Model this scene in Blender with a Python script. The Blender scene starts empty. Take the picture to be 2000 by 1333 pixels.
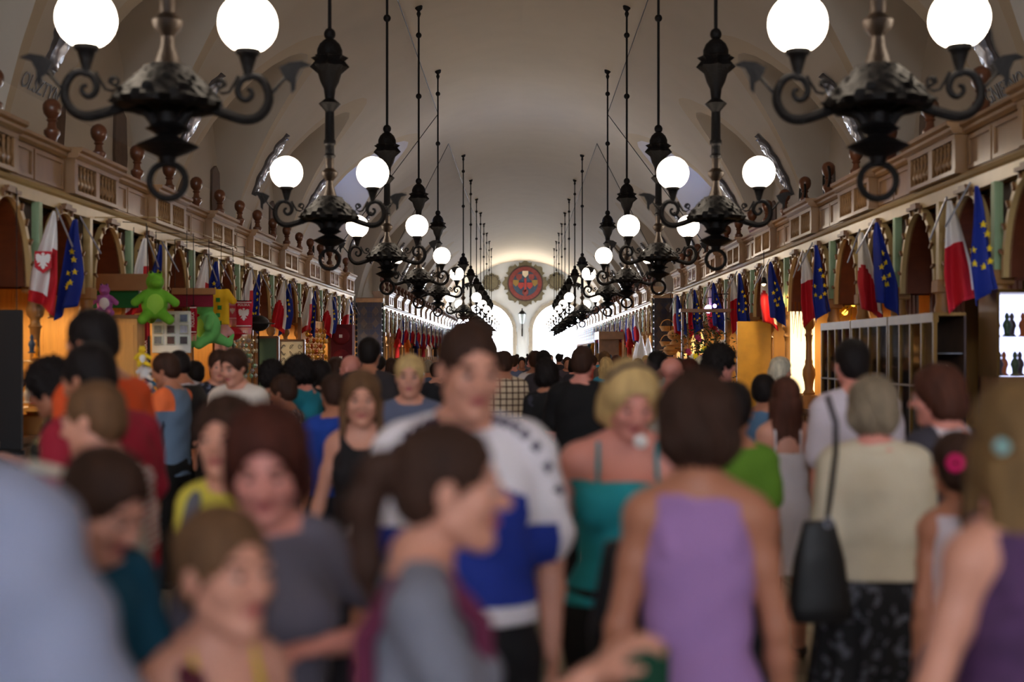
import bpy, math, random
import numpy as np
from mathutils import Vector, Matrix
R = random.Random(7)
PI = math.pi
sc = bpy.context.scene
col = sc.collection

# ------------------------------------------------------------------ camera, world, exposure
F = 2500.0; VX, VY, CH = 1021.0, 690.0, 1.75          # focal length in pixels, vanishing point, eye height
cam_d = bpy.data.cameras.new('camera'); cam = bpy.data.objects.new('camera', cam_d); col.objects.link(cam)
cam.location = (0, 0, CH); cam.rotation_euler = (PI/2, 0, 0)
cam_d.sensor_width = 36; cam_d.lens = F/2000*36
cam_d.shift_x = -(VX-1000)/2000; cam_d.shift_y = (VY-666.5)/2000
cam_d.dof.use_dof = True; cam_d.dof.focus_distance = 32; cam_d.dof.aperture_fstop = 1.3
cam_d.clip_end = 400
sc.camera = cam
w = bpy.data.worlds.new('world'); sc.world = w; w.use_nodes = True
w.node_tree.nodes['Background'].inputs[0].default_value = (0.80, 0.87, 1.0, 1)
w.node_tree.nodes['Background'].inputs[1].default_value = 70.0
sc.view_settings.view_transform = 'Standard'; sc.view_settings.look = 'None'
sc.view_settings.exposure = 0.28; sc.view_settings.gamma = 1.0; sc.view_settings.use_curve_mapping = False
def area(name, loc, rot, sx, sy, power, color, portal=False):
    l = bpy.data.lights.new(name, 'AREA'); l.shape = 'RECTANGLE'; l.size = sx; l.size_y = sy
    l.energy = power; l.color = color
    if portal: l.cycles.is_portal = True
    o = bpy.data.objects.new(name, l); o.location = loc; o.rotation_euler = rot; col.objects.link(o); return o
YE, YN, W, ZC = 111.6, -12.0, 7.0, 2.8                # far wall, near wall, half width, vault springing
for sx in (-1, 1):                                    # sky light through the openings
    area('sky_portal', (sx*3.3, YE+0.6, 3.0), (-PI/2, 0, 0), 5.2, 6.2, 1, (1, 1, 1), True)
    area('sky_portal', (sx*(W+0.45), 42.2, 1.5), (0, sx*PI/2, 0), 3.2, 2.2, 1, (1, 1, 1), True)
    area('sky_portal', (sx*3.3, YN-0.6, 3.0), (PI/2, 0, 0), 5.2, 6.2, 1, (1, 1, 1), True)

def X_at(px, Y): return (px-VX)*Y/F
def Z_at(py, Y): return CH+(VY-py)*Y/F

# ------------------------------------------------------------------ materials
MC = {}
def srgb(c): return tuple((x/255/12.92 if x/255 <= .04045 else ((x/255+.055)/1.055)**2.4) for x in c)
def base_mat(name, color, rough=.6, metal=0, spec=.4):
    m = bpy.data.materials.new(name); m.use_nodes = True
    b = m.node_tree.nodes['Principled BSDF']
    b.inputs['Base Color'].default_value = (*color, 1); b.inputs['Roughness'].default_value = rough
    b.inputs['Metallic'].default_value = metal; b.inputs['Specular IOR Level'].default_value = spec
    return m, m.node_tree, b
def mat(name, rgb, rough=.6, metal=0, spec=.4, var=.12, scale=6, bump=0, stretch=(1, 1, 1)):
    """procedural material: noise mixes two nearby tones of one colour"""
    if name in MC: return MC[name]
    c = srgb(rgb); m, nt, b = base_mat(name, c, rough, metal, spec)
    tc = nt.nodes.new('ShaderNodeTexCoord'); mp = nt.nodes.new('ShaderNodeMapping'); mp.inputs['Scale'].default_value = stretch
    n = nt.nodes.new('ShaderNodeTexNoise'); n.inputs['Scale'].default_value = scale; n.inputs['Detail'].default_value = 4
    mx = nt.nodes.new('ShaderNodeMix'); mx.data_type = 'RGBA'
    mx.inputs[6].default_value = (*[x*(1-var*1.6) for x in c], 1); mx.inputs[7].default_value = (*[min(1, x*(1+var)) for x in c], 1)
    nt.links.new(tc.outputs['Object'], mp.inputs[0]); nt.links.new(mp.outputs[0], n.inputs['Vector'])
    nt.links.new(n.outputs[0], mx.inputs[0]); nt.links.new(mx.outputs[2], b.inputs['Base Color'])
    if bump:
        bp = nt.nodes.new('ShaderNodeBump'); bp.inputs['Strength'].default_value = bump; bp.inputs['Distance'].default_value = .02
        nt.links.new(n.outputs[0], bp.inputs['Height']); nt.links.new(bp.outputs[0], b.inputs['Normal'])
    MC[name] = m; return m
def emit(name, rgb, strength):
    if name in MC: return MC[name]
    m, nt, b = base_mat(name, srgb(rgb), .4)
    b.inputs['Emission Color'].default_value = (*srgb(rgb), 1); b.inputs['Emission Strength'].default_value = strength
    MC[name] = m; return m
def stripes(name, c1, c2, freq, axis=2, duty=.5, axis2=None, rough=.8):
    """hard stripes (or a check when axis2 is given) along object axes"""
    if name in MC: return MC[name]
    m, nt, b = base_mat(name, srgb(c1), rough)
    tc = nt.nodes.new('ShaderNodeTexCoord'); sp = nt.nodes.new('ShaderNodeSeparateXYZ'); nt.links.new(tc.outputs['Object'], sp.inputs[0])
    def line(ax):
        a = nt.nodes.new('ShaderNodeMath'); a.operation = 'MULTIPLY'; a.inputs[1].default_value = freq
        f = nt.nodes.new('ShaderNodeMath'); f.operation = 'FRACT'; g = nt.nodes.new('ShaderNodeMath'); g.operation = 'LESS_THAN'; g.inputs[1].default_value = duty
        nt.links.new(sp.outputs[ax], a.inputs[0]); nt.links.new(a.outputs[0], f.inputs[0]); nt.links.new(f.outputs[0], g.inputs[0]); return g.outputs[0]
    out = line(axis)
    if axis2 is not None:
        mxm = nt.nodes.new('ShaderNodeMath'); mxm.operation = 'MAXIMUM'; nt.links.new(out, mxm.inputs[0]); nt.links.new(line(axis2), mxm.inputs[1]); out = mxm.outputs[0]
    mx = nt.nodes.new('ShaderNodeMix'); mx.data_type = 'RGBA'; mx.inputs[6].default_value = (*srgb(c1), 1); mx.inputs[7].default_value = (*srgb(c2), 1)
    nt.links.new(out, mx.inputs[0]); nt.links.new(mx.outputs[2], b.inputs['Base Color']); MC[name] = m; return m
def spots(name, c1, c2, scale, thr=.62, rough=.8):
    if name in MC: return MC[name]
    m, nt, b = base_mat(name, srgb(c1), rough)
    tc = nt.nodes.new('ShaderNodeTexCoord'); v = nt.nodes.new('ShaderNodeTexNoise'); v.inputs['Scale'].default_value = scale; v.inputs['Detail'].default_value = 3
    g = nt.nodes.new('ShaderNodeMath'); g.operation = 'GREATER_THAN'; g.inputs[1].default_value = thr
    mx = nt.nodes.new('ShaderNodeMix'); mx.data_type = 'RGBA'; mx.inputs[6].default_value = (*srgb(c1), 1); mx.inputs[7].default_value = (*srgb(c2), 1)
    nt.links.new(tc.outputs['Object'], v.inputs['Vector']); nt.links.new(v.outputs[0], g.inputs[0]); nt.links.new(g.outputs[0], mx.inputs[0])
    nt.links.new(mx.outputs[2], b.inputs['Base Color']); MC[name] = m; return m
def glass_mat():
    if 'glass' in MC: return MC['glass']
    m, nt, b = base_mat('glass', (.9, .95, .95), .05)
    tr = nt.nodes.new('ShaderNodeBsdfTransparent'); mx = nt.nodes.new('ShaderNodeMixShader'); fr = nt.nodes.new('ShaderNodeFresnel'); fr.inputs[0].default_value = 1.5
    gl = nt.nodes.new('ShaderNodeBsdfGlossy'); gl.inputs['Roughness'].default_value = .05
    nt.links.new(fr.outputs[0], mx.inputs[0]); nt.links.new(tr.outputs[0], mx.inputs[1]); nt.links.new(gl.outputs[0], mx.inputs[2])
    nt.links.new(mx.outputs[0], nt.nodes['Material Output'].inputs[0]); MC['glass'] = m; return m
def net_mat():
    m, nt, b = base_mat('net', (.25, .24, .25), .9)
    tr = nt.nodes.new('ShaderNodeBsdfTransparent'); mx = nt.nodes.new('ShaderNodeMixShader'); mx.inputs[0].default_value = .14
    nt.links.new(tr.outputs[0], mx.inputs[1]); nt.links.new(b.outputs[0], mx.inputs[2]); nt.links.new(mx.outputs[0], nt.nodes['Material Output'].inputs[0]); return m
def tile_mat(name, c1, c2, cm, s, rough=.35, rowh=1.0, off=0.0, mortar=.012, vert=False):
    m, nt, b = base_mat(name, srgb(c1), rough)
    tc = nt.nodes.new('ShaderNodeTexCoord'); br = nt.nodes.new('ShaderNodeTexBrick'); br.offset = off
    br.inputs['Color1'].default_value = (*srgb(c1), 1); br.inputs['Color2'].default_value = (*srgb(c2), 1); br.inputs['Mortar'].default_value = (*srgb(cm), 1)
    br.inputs['Scale'].default_value = s; br.inputs['Mortar Size'].default_value = mortar; br.inputs['Brick Width'].default_value = 1; br.inputs['Row Height'].default_value = rowh
    nz = nt.nodes.new('ShaderNodeTexNoise'); nz.inputs['Scale'].default_value = 1.3; nz.inputs['Detail'].default_value = 5
    mx = nt.nodes.new('ShaderNodeMix'); mx.data_type = 'RGBA'; mx.blend_type = 'MULTIPLY'; mx.inputs[0].default_value = .45
    mp = nt.nodes.new('ShaderNodeMapping'); mp.inputs['Rotation'].default_value = (PI/2 if vert else 0, 0, 0); nt.links.new(tc.outputs['Object'], mp.inputs[0]); nt.links.new(mp.outputs[0], br.inputs['Vector']); nt.links.new(tc.outputs['Object'], nz.inputs['Vector'])
    nt.links.new(br.outputs[0], mx.inputs[6]); nt.links.new(nz.outputs[0], mx.inputs[7]); nt.links.new(mx.outputs[2], b.inputs['Base Color']); return m

plaster = mat('plaster', (194, 182, 166), .85, var=.05, scale=1.2, bump=.15)
band_pl = mat('band_plaster', (190, 172, 146), .85, var=.06, scale=1.5)
endwall = mat('end_plaster', (196, 206, 220), .85, var=.03, scale=1)
stone = mat('stone', (160, 156, 150), .9, var=.2, scale=4, bump=.4)
oak = mat('oak', (146, 110, 72), .30, var=.22, scale=5, stretch=(1, 1, .35))
oak_dk = mat('dark_oak', (122, 84, 52), .42, var=.25, scale=6)
ballwood = mat('finial_wood', (98, 58, 38), .32, var=.2, scale=9)
pale = mat('pale_oak', (190, 164, 112), .32, var=.12, scale=4)
post_m = mat('post_oak', (160, 114, 64), .4, var=.2, scale=6)
green_strip = mat('green_strip', (150, 178, 140), .5, var=.08)
redbrown = mat('redbrown_board', (104, 50, 26), .55, var=.3, scale=5, stretch=(1, 6, .4))
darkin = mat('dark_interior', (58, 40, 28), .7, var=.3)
pine = mat('pine', (224, 166, 88), .5, var=.14, scale=4, stretch=(6, 6, .5))
iron = mat('iron', (13, 9, 10), .6, .1, .3, var=.3, scale=38, bump=.5)
brass = mat('brass', (104, 76, 32), .4, .8, .5, var=.2)
globe_m = emit('globe_light', (255, 236, 212), 14.0)
floor_m = tile_mat('floor_tiles', (158, 148, 126), (140, 130, 112), (84, 76, 62), 1.0, .3)
black = mat('black_paint', (14, 12, 14), .6)
white_m = mat('white_cloth', (228, 224, 222), .8, var=.04)
red_m = mat('red_cloth', (190, 24, 40), .7, var=.08)
blue_m = mat('blue_cloth', (22, 44, 140), .7, var=.1)
gold_m = mat('gold', (240, 186, 40), .35, .3, var=.1)

# ------------------------------------------------------------------ mesh building
class MB:
    def __init__(s): s.v = []; s.f = []; s.mi = []; s.m = Matrix.Identity(4)
    def add(s, vs, fs, mi=0):
        n = len(s.v); s.v += [tuple(s.m @ Vector(p)) for p in vs]; s.f += [tuple(i+n for i in f) for f in fs]; s.mi += [mi]*len(fs); return s
    def box(s, x0, x1, y0, y1, z0, z1, mi=0, bev=0):
        if bev > 0:
            b = bev; vs = []; fs = []
            for z, i in ((z0, b), (z0+b, 0), (z1-b, 0), (z1, b)):
                X0, X1, Y0, Y1 = x0+i, x1-i, y0+i, y1-i
                vs += [(X0, Y0, z), (X1, Y0, z), (X1, Y1, z), (X0, Y1, z)]
            for k in range(3):
                for j in range(4): fs.append((k*4+j, k*4+(j+1) % 4, k*4+4+(j+1) % 4, k*4+4+j))
            fs += [(3, 2, 1, 0), (12, 13, 14, 15)]; return s.add(vs, fs, mi)
        return s.add([(x0, y0, z0), (x1, y0, z0), (x1, y1, z0), (x0, y1, z0), (x0, y0, z1), (x1, y0, z1), (x1, y1, z1), (x0, y1, z1)],
                     [(3, 2, 1, 0), (4, 5, 6, 7), (0, 1, 5, 4), (1, 2, 6, 5), (2, 3, 7, 6), (3, 0, 4, 7)], mi)
    def lathe(s, prof, cx=0, cy=0, n=16, mi=0, wob=None):
        vs = []; fs = []
        for i, (r, z) in enumerate(prof):
            for j in range(n):
                a = 2*PI*j/n; rr = r*(wob(a, i) if wob else 1); vs.append((cx+rr*math.cos(a), cy+rr*math.sin(a), z))
        for i in range(len(prof)-1):
            for j in range(n): fs.append((i*n+j, i*n+(j+1) % n, (i+1)*n+(j+1) % n, (i+1)*n+j))
        fs += [tuple(range(n))[::-1], tuple((len(prof)-1)*n+j for j in range(n))]
        return s.add(vs, fs, mi)
    def tube(s, pts, r, n=8, mi=0, closed=False):
        pts = [Vector(p) for p in pts]; rs = r if isinstance(r, (list, tuple)) else [r]*len(pts)
        vs = []; fs = []; L = len(pts); up = None
        for i, p in enumerate(pts):
            a = pts[(i-1) % L] if (closed or i > 0) else p; b = pts[(i+1) % L] if (closed or i < L-1) else p
            t = (b-a).normalized() if (b-a).length > 1e-9 else Vector((0, 0, 1))
            if up is None: up = t.orthogonal().normalized()
            up = (up-t*up.dot(t)); up = up.normalized() if up.length > 1e-6 else t.orthogonal().normalized()
            q = t.cross(up)
            for j in range(n):
                a2 = 2*PI*j/n; vs.append(tuple(p+(up*math.cos(a2)+q*math.sin(a2))*rs[i]))
        for i in range(L if closed else L-1):
            for j in range(n): fs.append((i*n+j, i*n+(j+1) % n, ((i+1) % L)*n+(j+1) % n, ((i+1) % L)*n+j))
        if not closed: fs += [tuple(range(n))[::-1], tuple((L-1)*n+j for j in range(n))]
        return s.add(vs, fs, mi)
    def ell(s, c, r, n=12, m=8, mi=0, cut=1.0):
        prof = []
        vs = [(c[0], c[1], c[2]-r[2])]; fs = []
        for i in range(1, m):
            t = PI*i/m*cut
            for j in range(n): a = 2*PI*j/n; vs.append((c[0]+r[0]*math.sin(t)*math.cos(a), c[1]+r[1]*math.sin(t)*math.sin(a), c[2]-r[2]*math.cos(t)))
        vs.append((c[0], c[1], c[2]-r[2]*math.cos(PI*cut)))
        for j in range(n): fs.append((0, 1+(j+1) % n, 1+j)); fs.append((len(vs)-1, 1+(m-2)*n+j, 1+(m-2)*n+(j+1) % n))
        for i in range(m-2):
            for j in range(n): fs.append((1+i*n+j, 1+i*n+(j+1) % n, 1+(i+1)*n+(j+1) % n, 1+(i+1)*n+j))
        return s.add(vs, fs, mi)
    def prism(s, poly, d, mi=0):
        """poly in the x,z plane, thickness d along y"""
        n = len(poly)
        vs = [(x, 0, z) for x, z in poly]+[(x, d, z) for x, z in poly]
        return s.add(vs, [tuple(range(n)), tuple(range(n, 2*n))[::-1]]+[(i, n+i, n+(i+1) % n, (i+1) % n) for i in range(n)], mi)
    def build(s, name, mats, parent=None, smooth=True, loc=None):
        me = bpy.data.meshes.new(name); me.from_pydata(s.v, [], s.f)
        for m in (mats if isinstance(mats, (list, tuple)) else [mats]): me.materials.append(m)
        if any(s.mi): me.polygons.foreach_set('material_index', s.mi)
        if smooth:
            me.polygons.foreach_set('use_smooth', [True]*len(s.f))
            try: me.set_sharp_from_angle(angle=math.radians(40))
            except Exception: pass
        me.update(); o = bpy.data.objects.new(name, me); col.objects.link(o)
        if parent is not None: o.parent = parent
        if loc: o.location = loc
        return o
def tag(o, label=None, cat=None, group=None, kind=None):
    if label: o['label'] = label
    if cat: o['category'] = cat
    if group: o['group'] = group
    if kind: o['kind'] = kind
    return o
def empty(name, loc=(0, 0, 0), rz=0, label=None, cat=None, group=None):
    o = bpy.data.objects.new(name, None); o.location = loc; o.rotation_euler = (0, 0, rz); o.empty_display_size = .2
    col.objects.link(o); return tag(o, label, cat, group)
def copy_tree(o, parent=None):
    c = o.copy(); col.objects.link(c)
    if parent is not None: c.parent = parent
    for ch in o.children: copy_tree(ch, c)
    return c
def struct(o): o['kind'] = 'structure'; return o
ORD = ['first', 'second', 'third', 'fourth', 'fifth', 'sixth', 'seventh', 'eighth', 'ninth', 'tenth', 'eleventh', 'twelfth', 'thirteenth', 'fourteenth', 'fifteenth', 'sixteenth', 'seventeenth', 'eighteenth', 'nineteenth', 'twentieth', 'twenty-first', 'twenty-second', 'twenty-third', 'twenty-fourth']

# ------------------------------------------------------------------ the hall: floor, walls, vault
LUN = [(c, 2.75, 5.3) for c in [-9.1, -2.5, 4.1, 10.7-6.6+6.6-0.0]][:0]
LUN = [(0.8+6.6*k, 2.72, 5.3) for k in range(-2, 6)]+[(42.15, 4.3, 5.9)]+[(50.55+6.6*k, 2.72, 5.3) for k in range(0, 10)]
LUN = [l for l in LUN if l[0]-l[1] > YN and l[0]+l[1] < YE]
def cross(y):
    for c, hw, a in LUN:
        t = (y-c)/hw
        if abs(t) < 1: return ZC+a*math.sqrt(1-t*t)
    return ZC
ys = [YN]
for c, hw, a in LUN:
    ys += [c-hw-.001]+[c-hw*math.cos(PI*i/22) for i in range(23)]+[c+hw+.001]
ys.append(YE); ys = sorted(set(round(y, 4) for y in ys))
def vault():
    vs = []; fs = []; mi = []; NA, NB = 7, 18
    cols = []
    for y in ys:
        c = cross(y); xc = math.sqrt(max(0, W*W-(c-ZC)**2)); th0 = math.atan2(c-ZC, xc); half = []
        A = [(W+(xc-W)*i/(NA-1), c) for i in range(NA)]
        B = [(W*math.cos(th0+(PI/2-th0)*i/(NB-1)), ZC+W*math.sin(th0+(PI/2-th0)*i/(NB-1))) for i in range(NB)]
        row = [(-x, y, z) for x, z in A]+[(-x, y, z) for x, z in B]+[(x, y, z) for x, z in B]+[(x, y, z) for x, z in A]
        cols.append(len(vs)); vs += row
    n = 2*(NA+NB)
    for i in range(len(ys)-1):
        for j in range(n-1):
            if j in (NA-1, NA+NB-1, NA+2*NB-1): continue
            a = cols[i]+j; b = cols[i+1]+j
            fs.append((a, a+1, b+1, b)); jj = j-NA if j < NA+NB else j-NA-NB
            mi.append(1 if 0 <= jj < 2 else 0)
    m = MB(); m.v = vs; m.f = fs; m.mi = mi
    return m.build('ceiling', [plaster, band_pl])
struct(vault())
def side_wall(sx, name):
    m = MB(); yo0, yo1 = 41.2, 43.2; yc = (yo0+yo1)/2; ro = (yo1-yo0)/2
    yy = sorted(set(ys+[yo0, yo1]+[yc-ro*math.cos(PI*i/16) for i in range(17)]))
    def bot(y): return 2.0+math.sqrt(max(0, ro*ro-(y-yc)**2)) if yo0 < y < yo1 else 0.0
    for a, b in zip(yy, yy[1:]):
        inside = yo0 <= a and b <= yo1
        za = bot(a) if inside and a > yo0 else (2.0 if inside else 0); zb = bot(b) if inside and b < yo1 else (2.0 if inside else 0)
        ca, cb = cross(a), cross(b); x = sx*W
        m.add([(x, a, za), (x, b, zb), (x, b, cb), (x, a, ca)], [(0, 1, 2, 3)])
        if inside: m.add([(x, a, za), (x, b, zb), (x+sx*.8, b, zb), (x+sx*.8, a, za)], [(0, 1, 2, 3)])
    for y in (yo0, yo1): m.add([(sx*W, y, 0), (sx*W, y, 2), (sx*(W+.8), y, 2), (sx*(W+.8), y, 0)], [(0, 1, 2, 3)])
    return struct(m.build(name, plaster))
side_wall(-1, 'wall_left'); side_wall(1, 'wall_right')
blue_glow_m = emit('blue_glow', (150, 180, 255), 5.5)
for sx, nm in ((-1, 'glow_panel_1'), (1, 'glow_panel_2')):      # added glowing panels in window shape, to light the vault over the passage
    N = 20; pts = [(-2.4*math.cos(PI*i/N), 6.25+1.75*math.sin(PI*i/N)) for i in range(N+1)]
    m = MB(); m.add([(0, y, z) for y, z in pts], [tuple(range(N+1))]); glow_pn = m.build(nm, blue_glow_m, smooth=False); glow_pn.location = (sx*(W-.03), 42.15, 0); struct(glow_pn)
    m = MB(); m.tube([(0, y, z) for y, z in pts], .07, 6, closed=True)
    for q in (-1.6, -.8, 0, .8, 1.6): m.box(-.04, .04, q-.025, q+.025, 6.25, 6.25+1.75*math.sqrt(1-(q/2.4)**2))
    m.box(-.04, .04, -2.2, 2.2, 6.98, 7.02); m.build('glow_panel_frame', iron, glow_pn)
fl = MB().box(-30, 30, YN-25, YE+30, -.2, 0); struct(fl.build('floor', floor_m, smooth=False))
DC, DR, DZ = 3.35, 2.5, 3.6
def end_wall(y, name, t):
    """wall with two arched doorways, thickness t outwards"""
    m = MB(); outline = []
    N = 24
    xs = sorted(set([-W, 0, W]+[s*(DC+DR*math.cos(PI*i/N)) for s in (-1, 1) for i in range(N+1)]+[W*math.cos(PI*i/40) for i in range(41)]))
    def top(x): return ZC+math.sqrt(max(0, W*W-x*x))+.02
    def bot(x, ref):
        for s in (-1, 1):
            if abs(ref-s*DC) < DR: return DZ+math.sqrt(max(0, DR*DR-(x-s*DC)**2))
        return 0
    for a, b in zip(xs, xs[1:]):
        r = (a+b)/2; za, zb = bot(a, r), bot(b, r)
        m.add([(a, y, za), (b, y, zb), (b, y, top(b)), (a, y, top(a))], [(0, 1, 2, 3)])
        if za > 0 or zb > 0: m.add([(a, y, za), (b, y, zb), (b, y+t, zb), (a, y+t, za)], [(0, 1, 2, 3)])
    for s in (-1, 1):
        for e in (-1, 1):
            x = s*DC+e*DR; m.add([(x, y, 0), (x, y, DZ), (x, y+t, DZ), (x, y+t, 0)], [(0, 1, 2, 3)])
    return struct(m.build(name, endwall))
end_wall(YE, 'wall_far', .6); end_wall(YN, 'wall_near', -.6)
for s, nm in ((-1, 'light_block_1'), (1, 'light_block_2')):           # unseen leaves added at the near end to block daylight below the fanlight
    m = MB(); m.box(-DR, DR, -.45, -.35, 0, DZ+1.2); m.box(-.03, .03, -.35, -.32, 0, DZ+.3)
    for q in (-1, 1):
        for z in (.3, 1.7): m.box(q*DR/2-.8, q*DR/2+.8, -.35, -.32, z, z+1.1)
    d_ = struct(m.build(nm, oak_dk, smooth=False)); d_.location = (s*DC, YN, 0)
    MB().tube([(-.12, -.26, 1.1), (-.12, -.26, 1.4)], .02, 8).build('light_block_handle', brass, d_)
for s, nm in ((-1, 'trim_1'), (1, 'trim_2')):         # rough stone door surrounds
    m = MB(); N = 26; ri, ro = DR-.05, DR+.34
    path = [(s*DC+DR, z) for z in (0, 1.2, 2.4)]+[(s*DC+DR*math.cos(PI*i/N), DZ+DR*math.sin(PI*i/N)) for i in range(N+1)]+[(s*DC-DR, z) for z in (2.4, 1.2, 0)]
    for i in range(len(path)-1):
        (x0, z0), (x1, z1) = path[i], path[i+1]
        jw = R.uniform(-.05, .05)
        def off(x, z, d):
            if z <= DZ: return (x+(d if x > s*DC else -d), z)
            v = Vector((x-s*DC, z-DZ)).normalized(); return (x+v.x*d, z+v.y*d)
        a, b = off(x0, z0, -.06), off(x1, z1, -.06); c, d = off(x1, z1, .32+jw), off(x0, z0, .32+jw)
        m.m = Matrix.Translation((0, YE-.12, 0)); m.prism([a, b, c, d], .13)
    struct(m.build(nm, stone))
# soft daylight ground outside the far doors is the same floor; the sky itself is the world

# bird netting in two runs each side, hung from a cable under the vault
netm = net_mat()
for s in (-1, 1):
    for (y0, y1, yt0, yt1) in ((8.0, 39.6, 8.0, 36.5), (45.2, 108, 48.5, 108)):
        xr, zr, xw, zw = 2.62, 9.15, 5.4, 4.58
        m = MB(); m.add([(s*xr, y0, zr), (s*xr, y1, zr), (s*xw, yt1, zw), (s*xw, yt0, zw)], [(0, 1, 2, 3)])
        nt_ = empty('bird_net', (0, 0, 0), 0, 'fine %s bird net slung between the vault and the %s stalls' % ('near' if y0 < 20 else 'distant', 'left' if s < 0 else 'right'), 'net')
        m.build('netting', netm, nt_, smooth=False)
        MB().tube([(s*xr, y0, zr), (s*xr, y1, zr)], .012, 5).tube([(s*xr, y1, zr), (s*xw, yt1, zw)], .012, 5).tube([(s*xr, y0, zr), (s*xw, yt0, zw)], .012, 5).build('edge_cable', iron, nt_)

# ------------------------------------------------------------------ emblems and lettering on the vault piers
sil = mat('silvered_relief', (170, 172, 184), .25, .5, .6, var=.25, scale=14)
dkout = mat('emblem_outline', (54, 44, 44), .5)
shieldm = mat('shield_board', (96, 72, 54), .7, var=.3, scale=8)
def on_vault(s, Y, th, d):
    return Vector((s*(W-d)*math.cos(th), Y, ZC+(W-d)*math.sin(th)))
piers = [17.3, 23.9, 30.5, 37.1, 47.3, 53.85, 60.45, 67.05, 73.65, 80.25]
for s in (-1, 1):
    side = 'left' if s < 0 else 'right'
    for k, Y in enumerate(piers):
        e = empty('pier_emblem', tuple(on_vault(s, Y, .6, 0)), 0, 'silvery painted arms panel with dark ragged outline on the %s pier of the %s vault' % (ORD[k], side), 'emblem', 'arms panels on the vault piers')
        for nm, mt, gw, d in (('outline', dkout, 1.0, .03), ('relief', sil, .78, .06)):
            m = MB(); vs = []; fs = []; N = 22; rr = random.Random(k*3+5)
            base = e.location
            for i in range(N+1):
                t = i/N; th = .40+.24*(t if gw == 1 else .05+.90*t)
                wv = .30*gw*(math.sin(PI*min(1, max(0, t*.92+.04)))**.55)*(1+.22*math.sin(t*23+k)+.1*rr.uniform(-1, 1)) + .02
                for jx in (-1, -.33, .33, 1):
                    p = on_vault(s, Y+jx*wv, th, d+(.035 if abs(jx) < .5 else 0)*(1+.8*math.sin(t*31+jx*4)))-base
                    vs.append(tuple(p))
            for i in range(N):
                for j in range(3): fs.append((i*4+j, i*4+j+1, i*4+5+j, i*4+4+j))
            m.add(vs, fs); o = m.build(nm, mt, e)
            md = o.modifiers.new('thick', 'SOLIDIFY'); md.thickness = .03
    for k, Y in enumerate([14.2, 19.0, 22.0, 25.7, 28.8, 32.2, 35.4]):   # tapering brown boards by the stall tops
        m = MB(); h_ = 1.9 if k % 2 else 1.5
        poly = [(-.14, h_), (.02, h_+.12), (.16, h_-.03), (.19, h_*.5), (.12, .2), (0, 0), (-.13, .25), (-.18, h_*.55)]
        m.prism(poly, .07); o = m.build('shield_board', shieldm)
        o.location = (s*6.55 if abs(cross(Y)-ZC) < 2.8 else s*6.9, Y, 4.35); o.rotation_euler = (0, 0, -s*PI/2*.82)
        tag(o, '%s brown tapering board standing above the near %s stalls' % (ORD[k], side), 'board', 'tapering boards above the stalls')
def text_mesh(name, txt, size, m, parent=None, ext=.004):
    cu = bpy.data.curves.new('t', 'FONT'); cu.body = txt; cu.size = size; cu.extrude = ext; cu.align_x = 'CENTER'; cu.align_y = 'CENTER'
    o = bpy.data.objects.new('t', cu); col.objects.link(o); bpy.context.view_layer.update()
    me = bpy.data.meshes.new_from_object(o.evaluated_get(bpy.context.evaluated_depsgraph_get())); me.name = name
    bpy.data.objects.remove(o); me.materials.clear(); me.materials.append(m)
    n = bpy.data.objects.new(name, me); col.objects.link(n)
    if parent is not None: n.parent = parent
    return n
for s, tx in ((-1, 'OLSZTYN'), (1, 'GNIEZNO')):
    o = text_mesh('city_lettering', tx, .30, dkout); th = .37
    o.location = on_vault(s, 17.3, th, .02)
    zax = Vector((-s*math.cos(th), 0, -math.sin(th))); yax = Vector((-s*math.sin(th), 0, math.cos(th))); xax = yax.cross(zax)
    o.rotation_euler = Matrix((xax, yax, zax)).transposed().to_euler()
    tag(o, 'dark painted capitals reading %s on the %s vault pier' % (tx, 'left' if s < 0 else 'right'), 'lettering')

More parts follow.
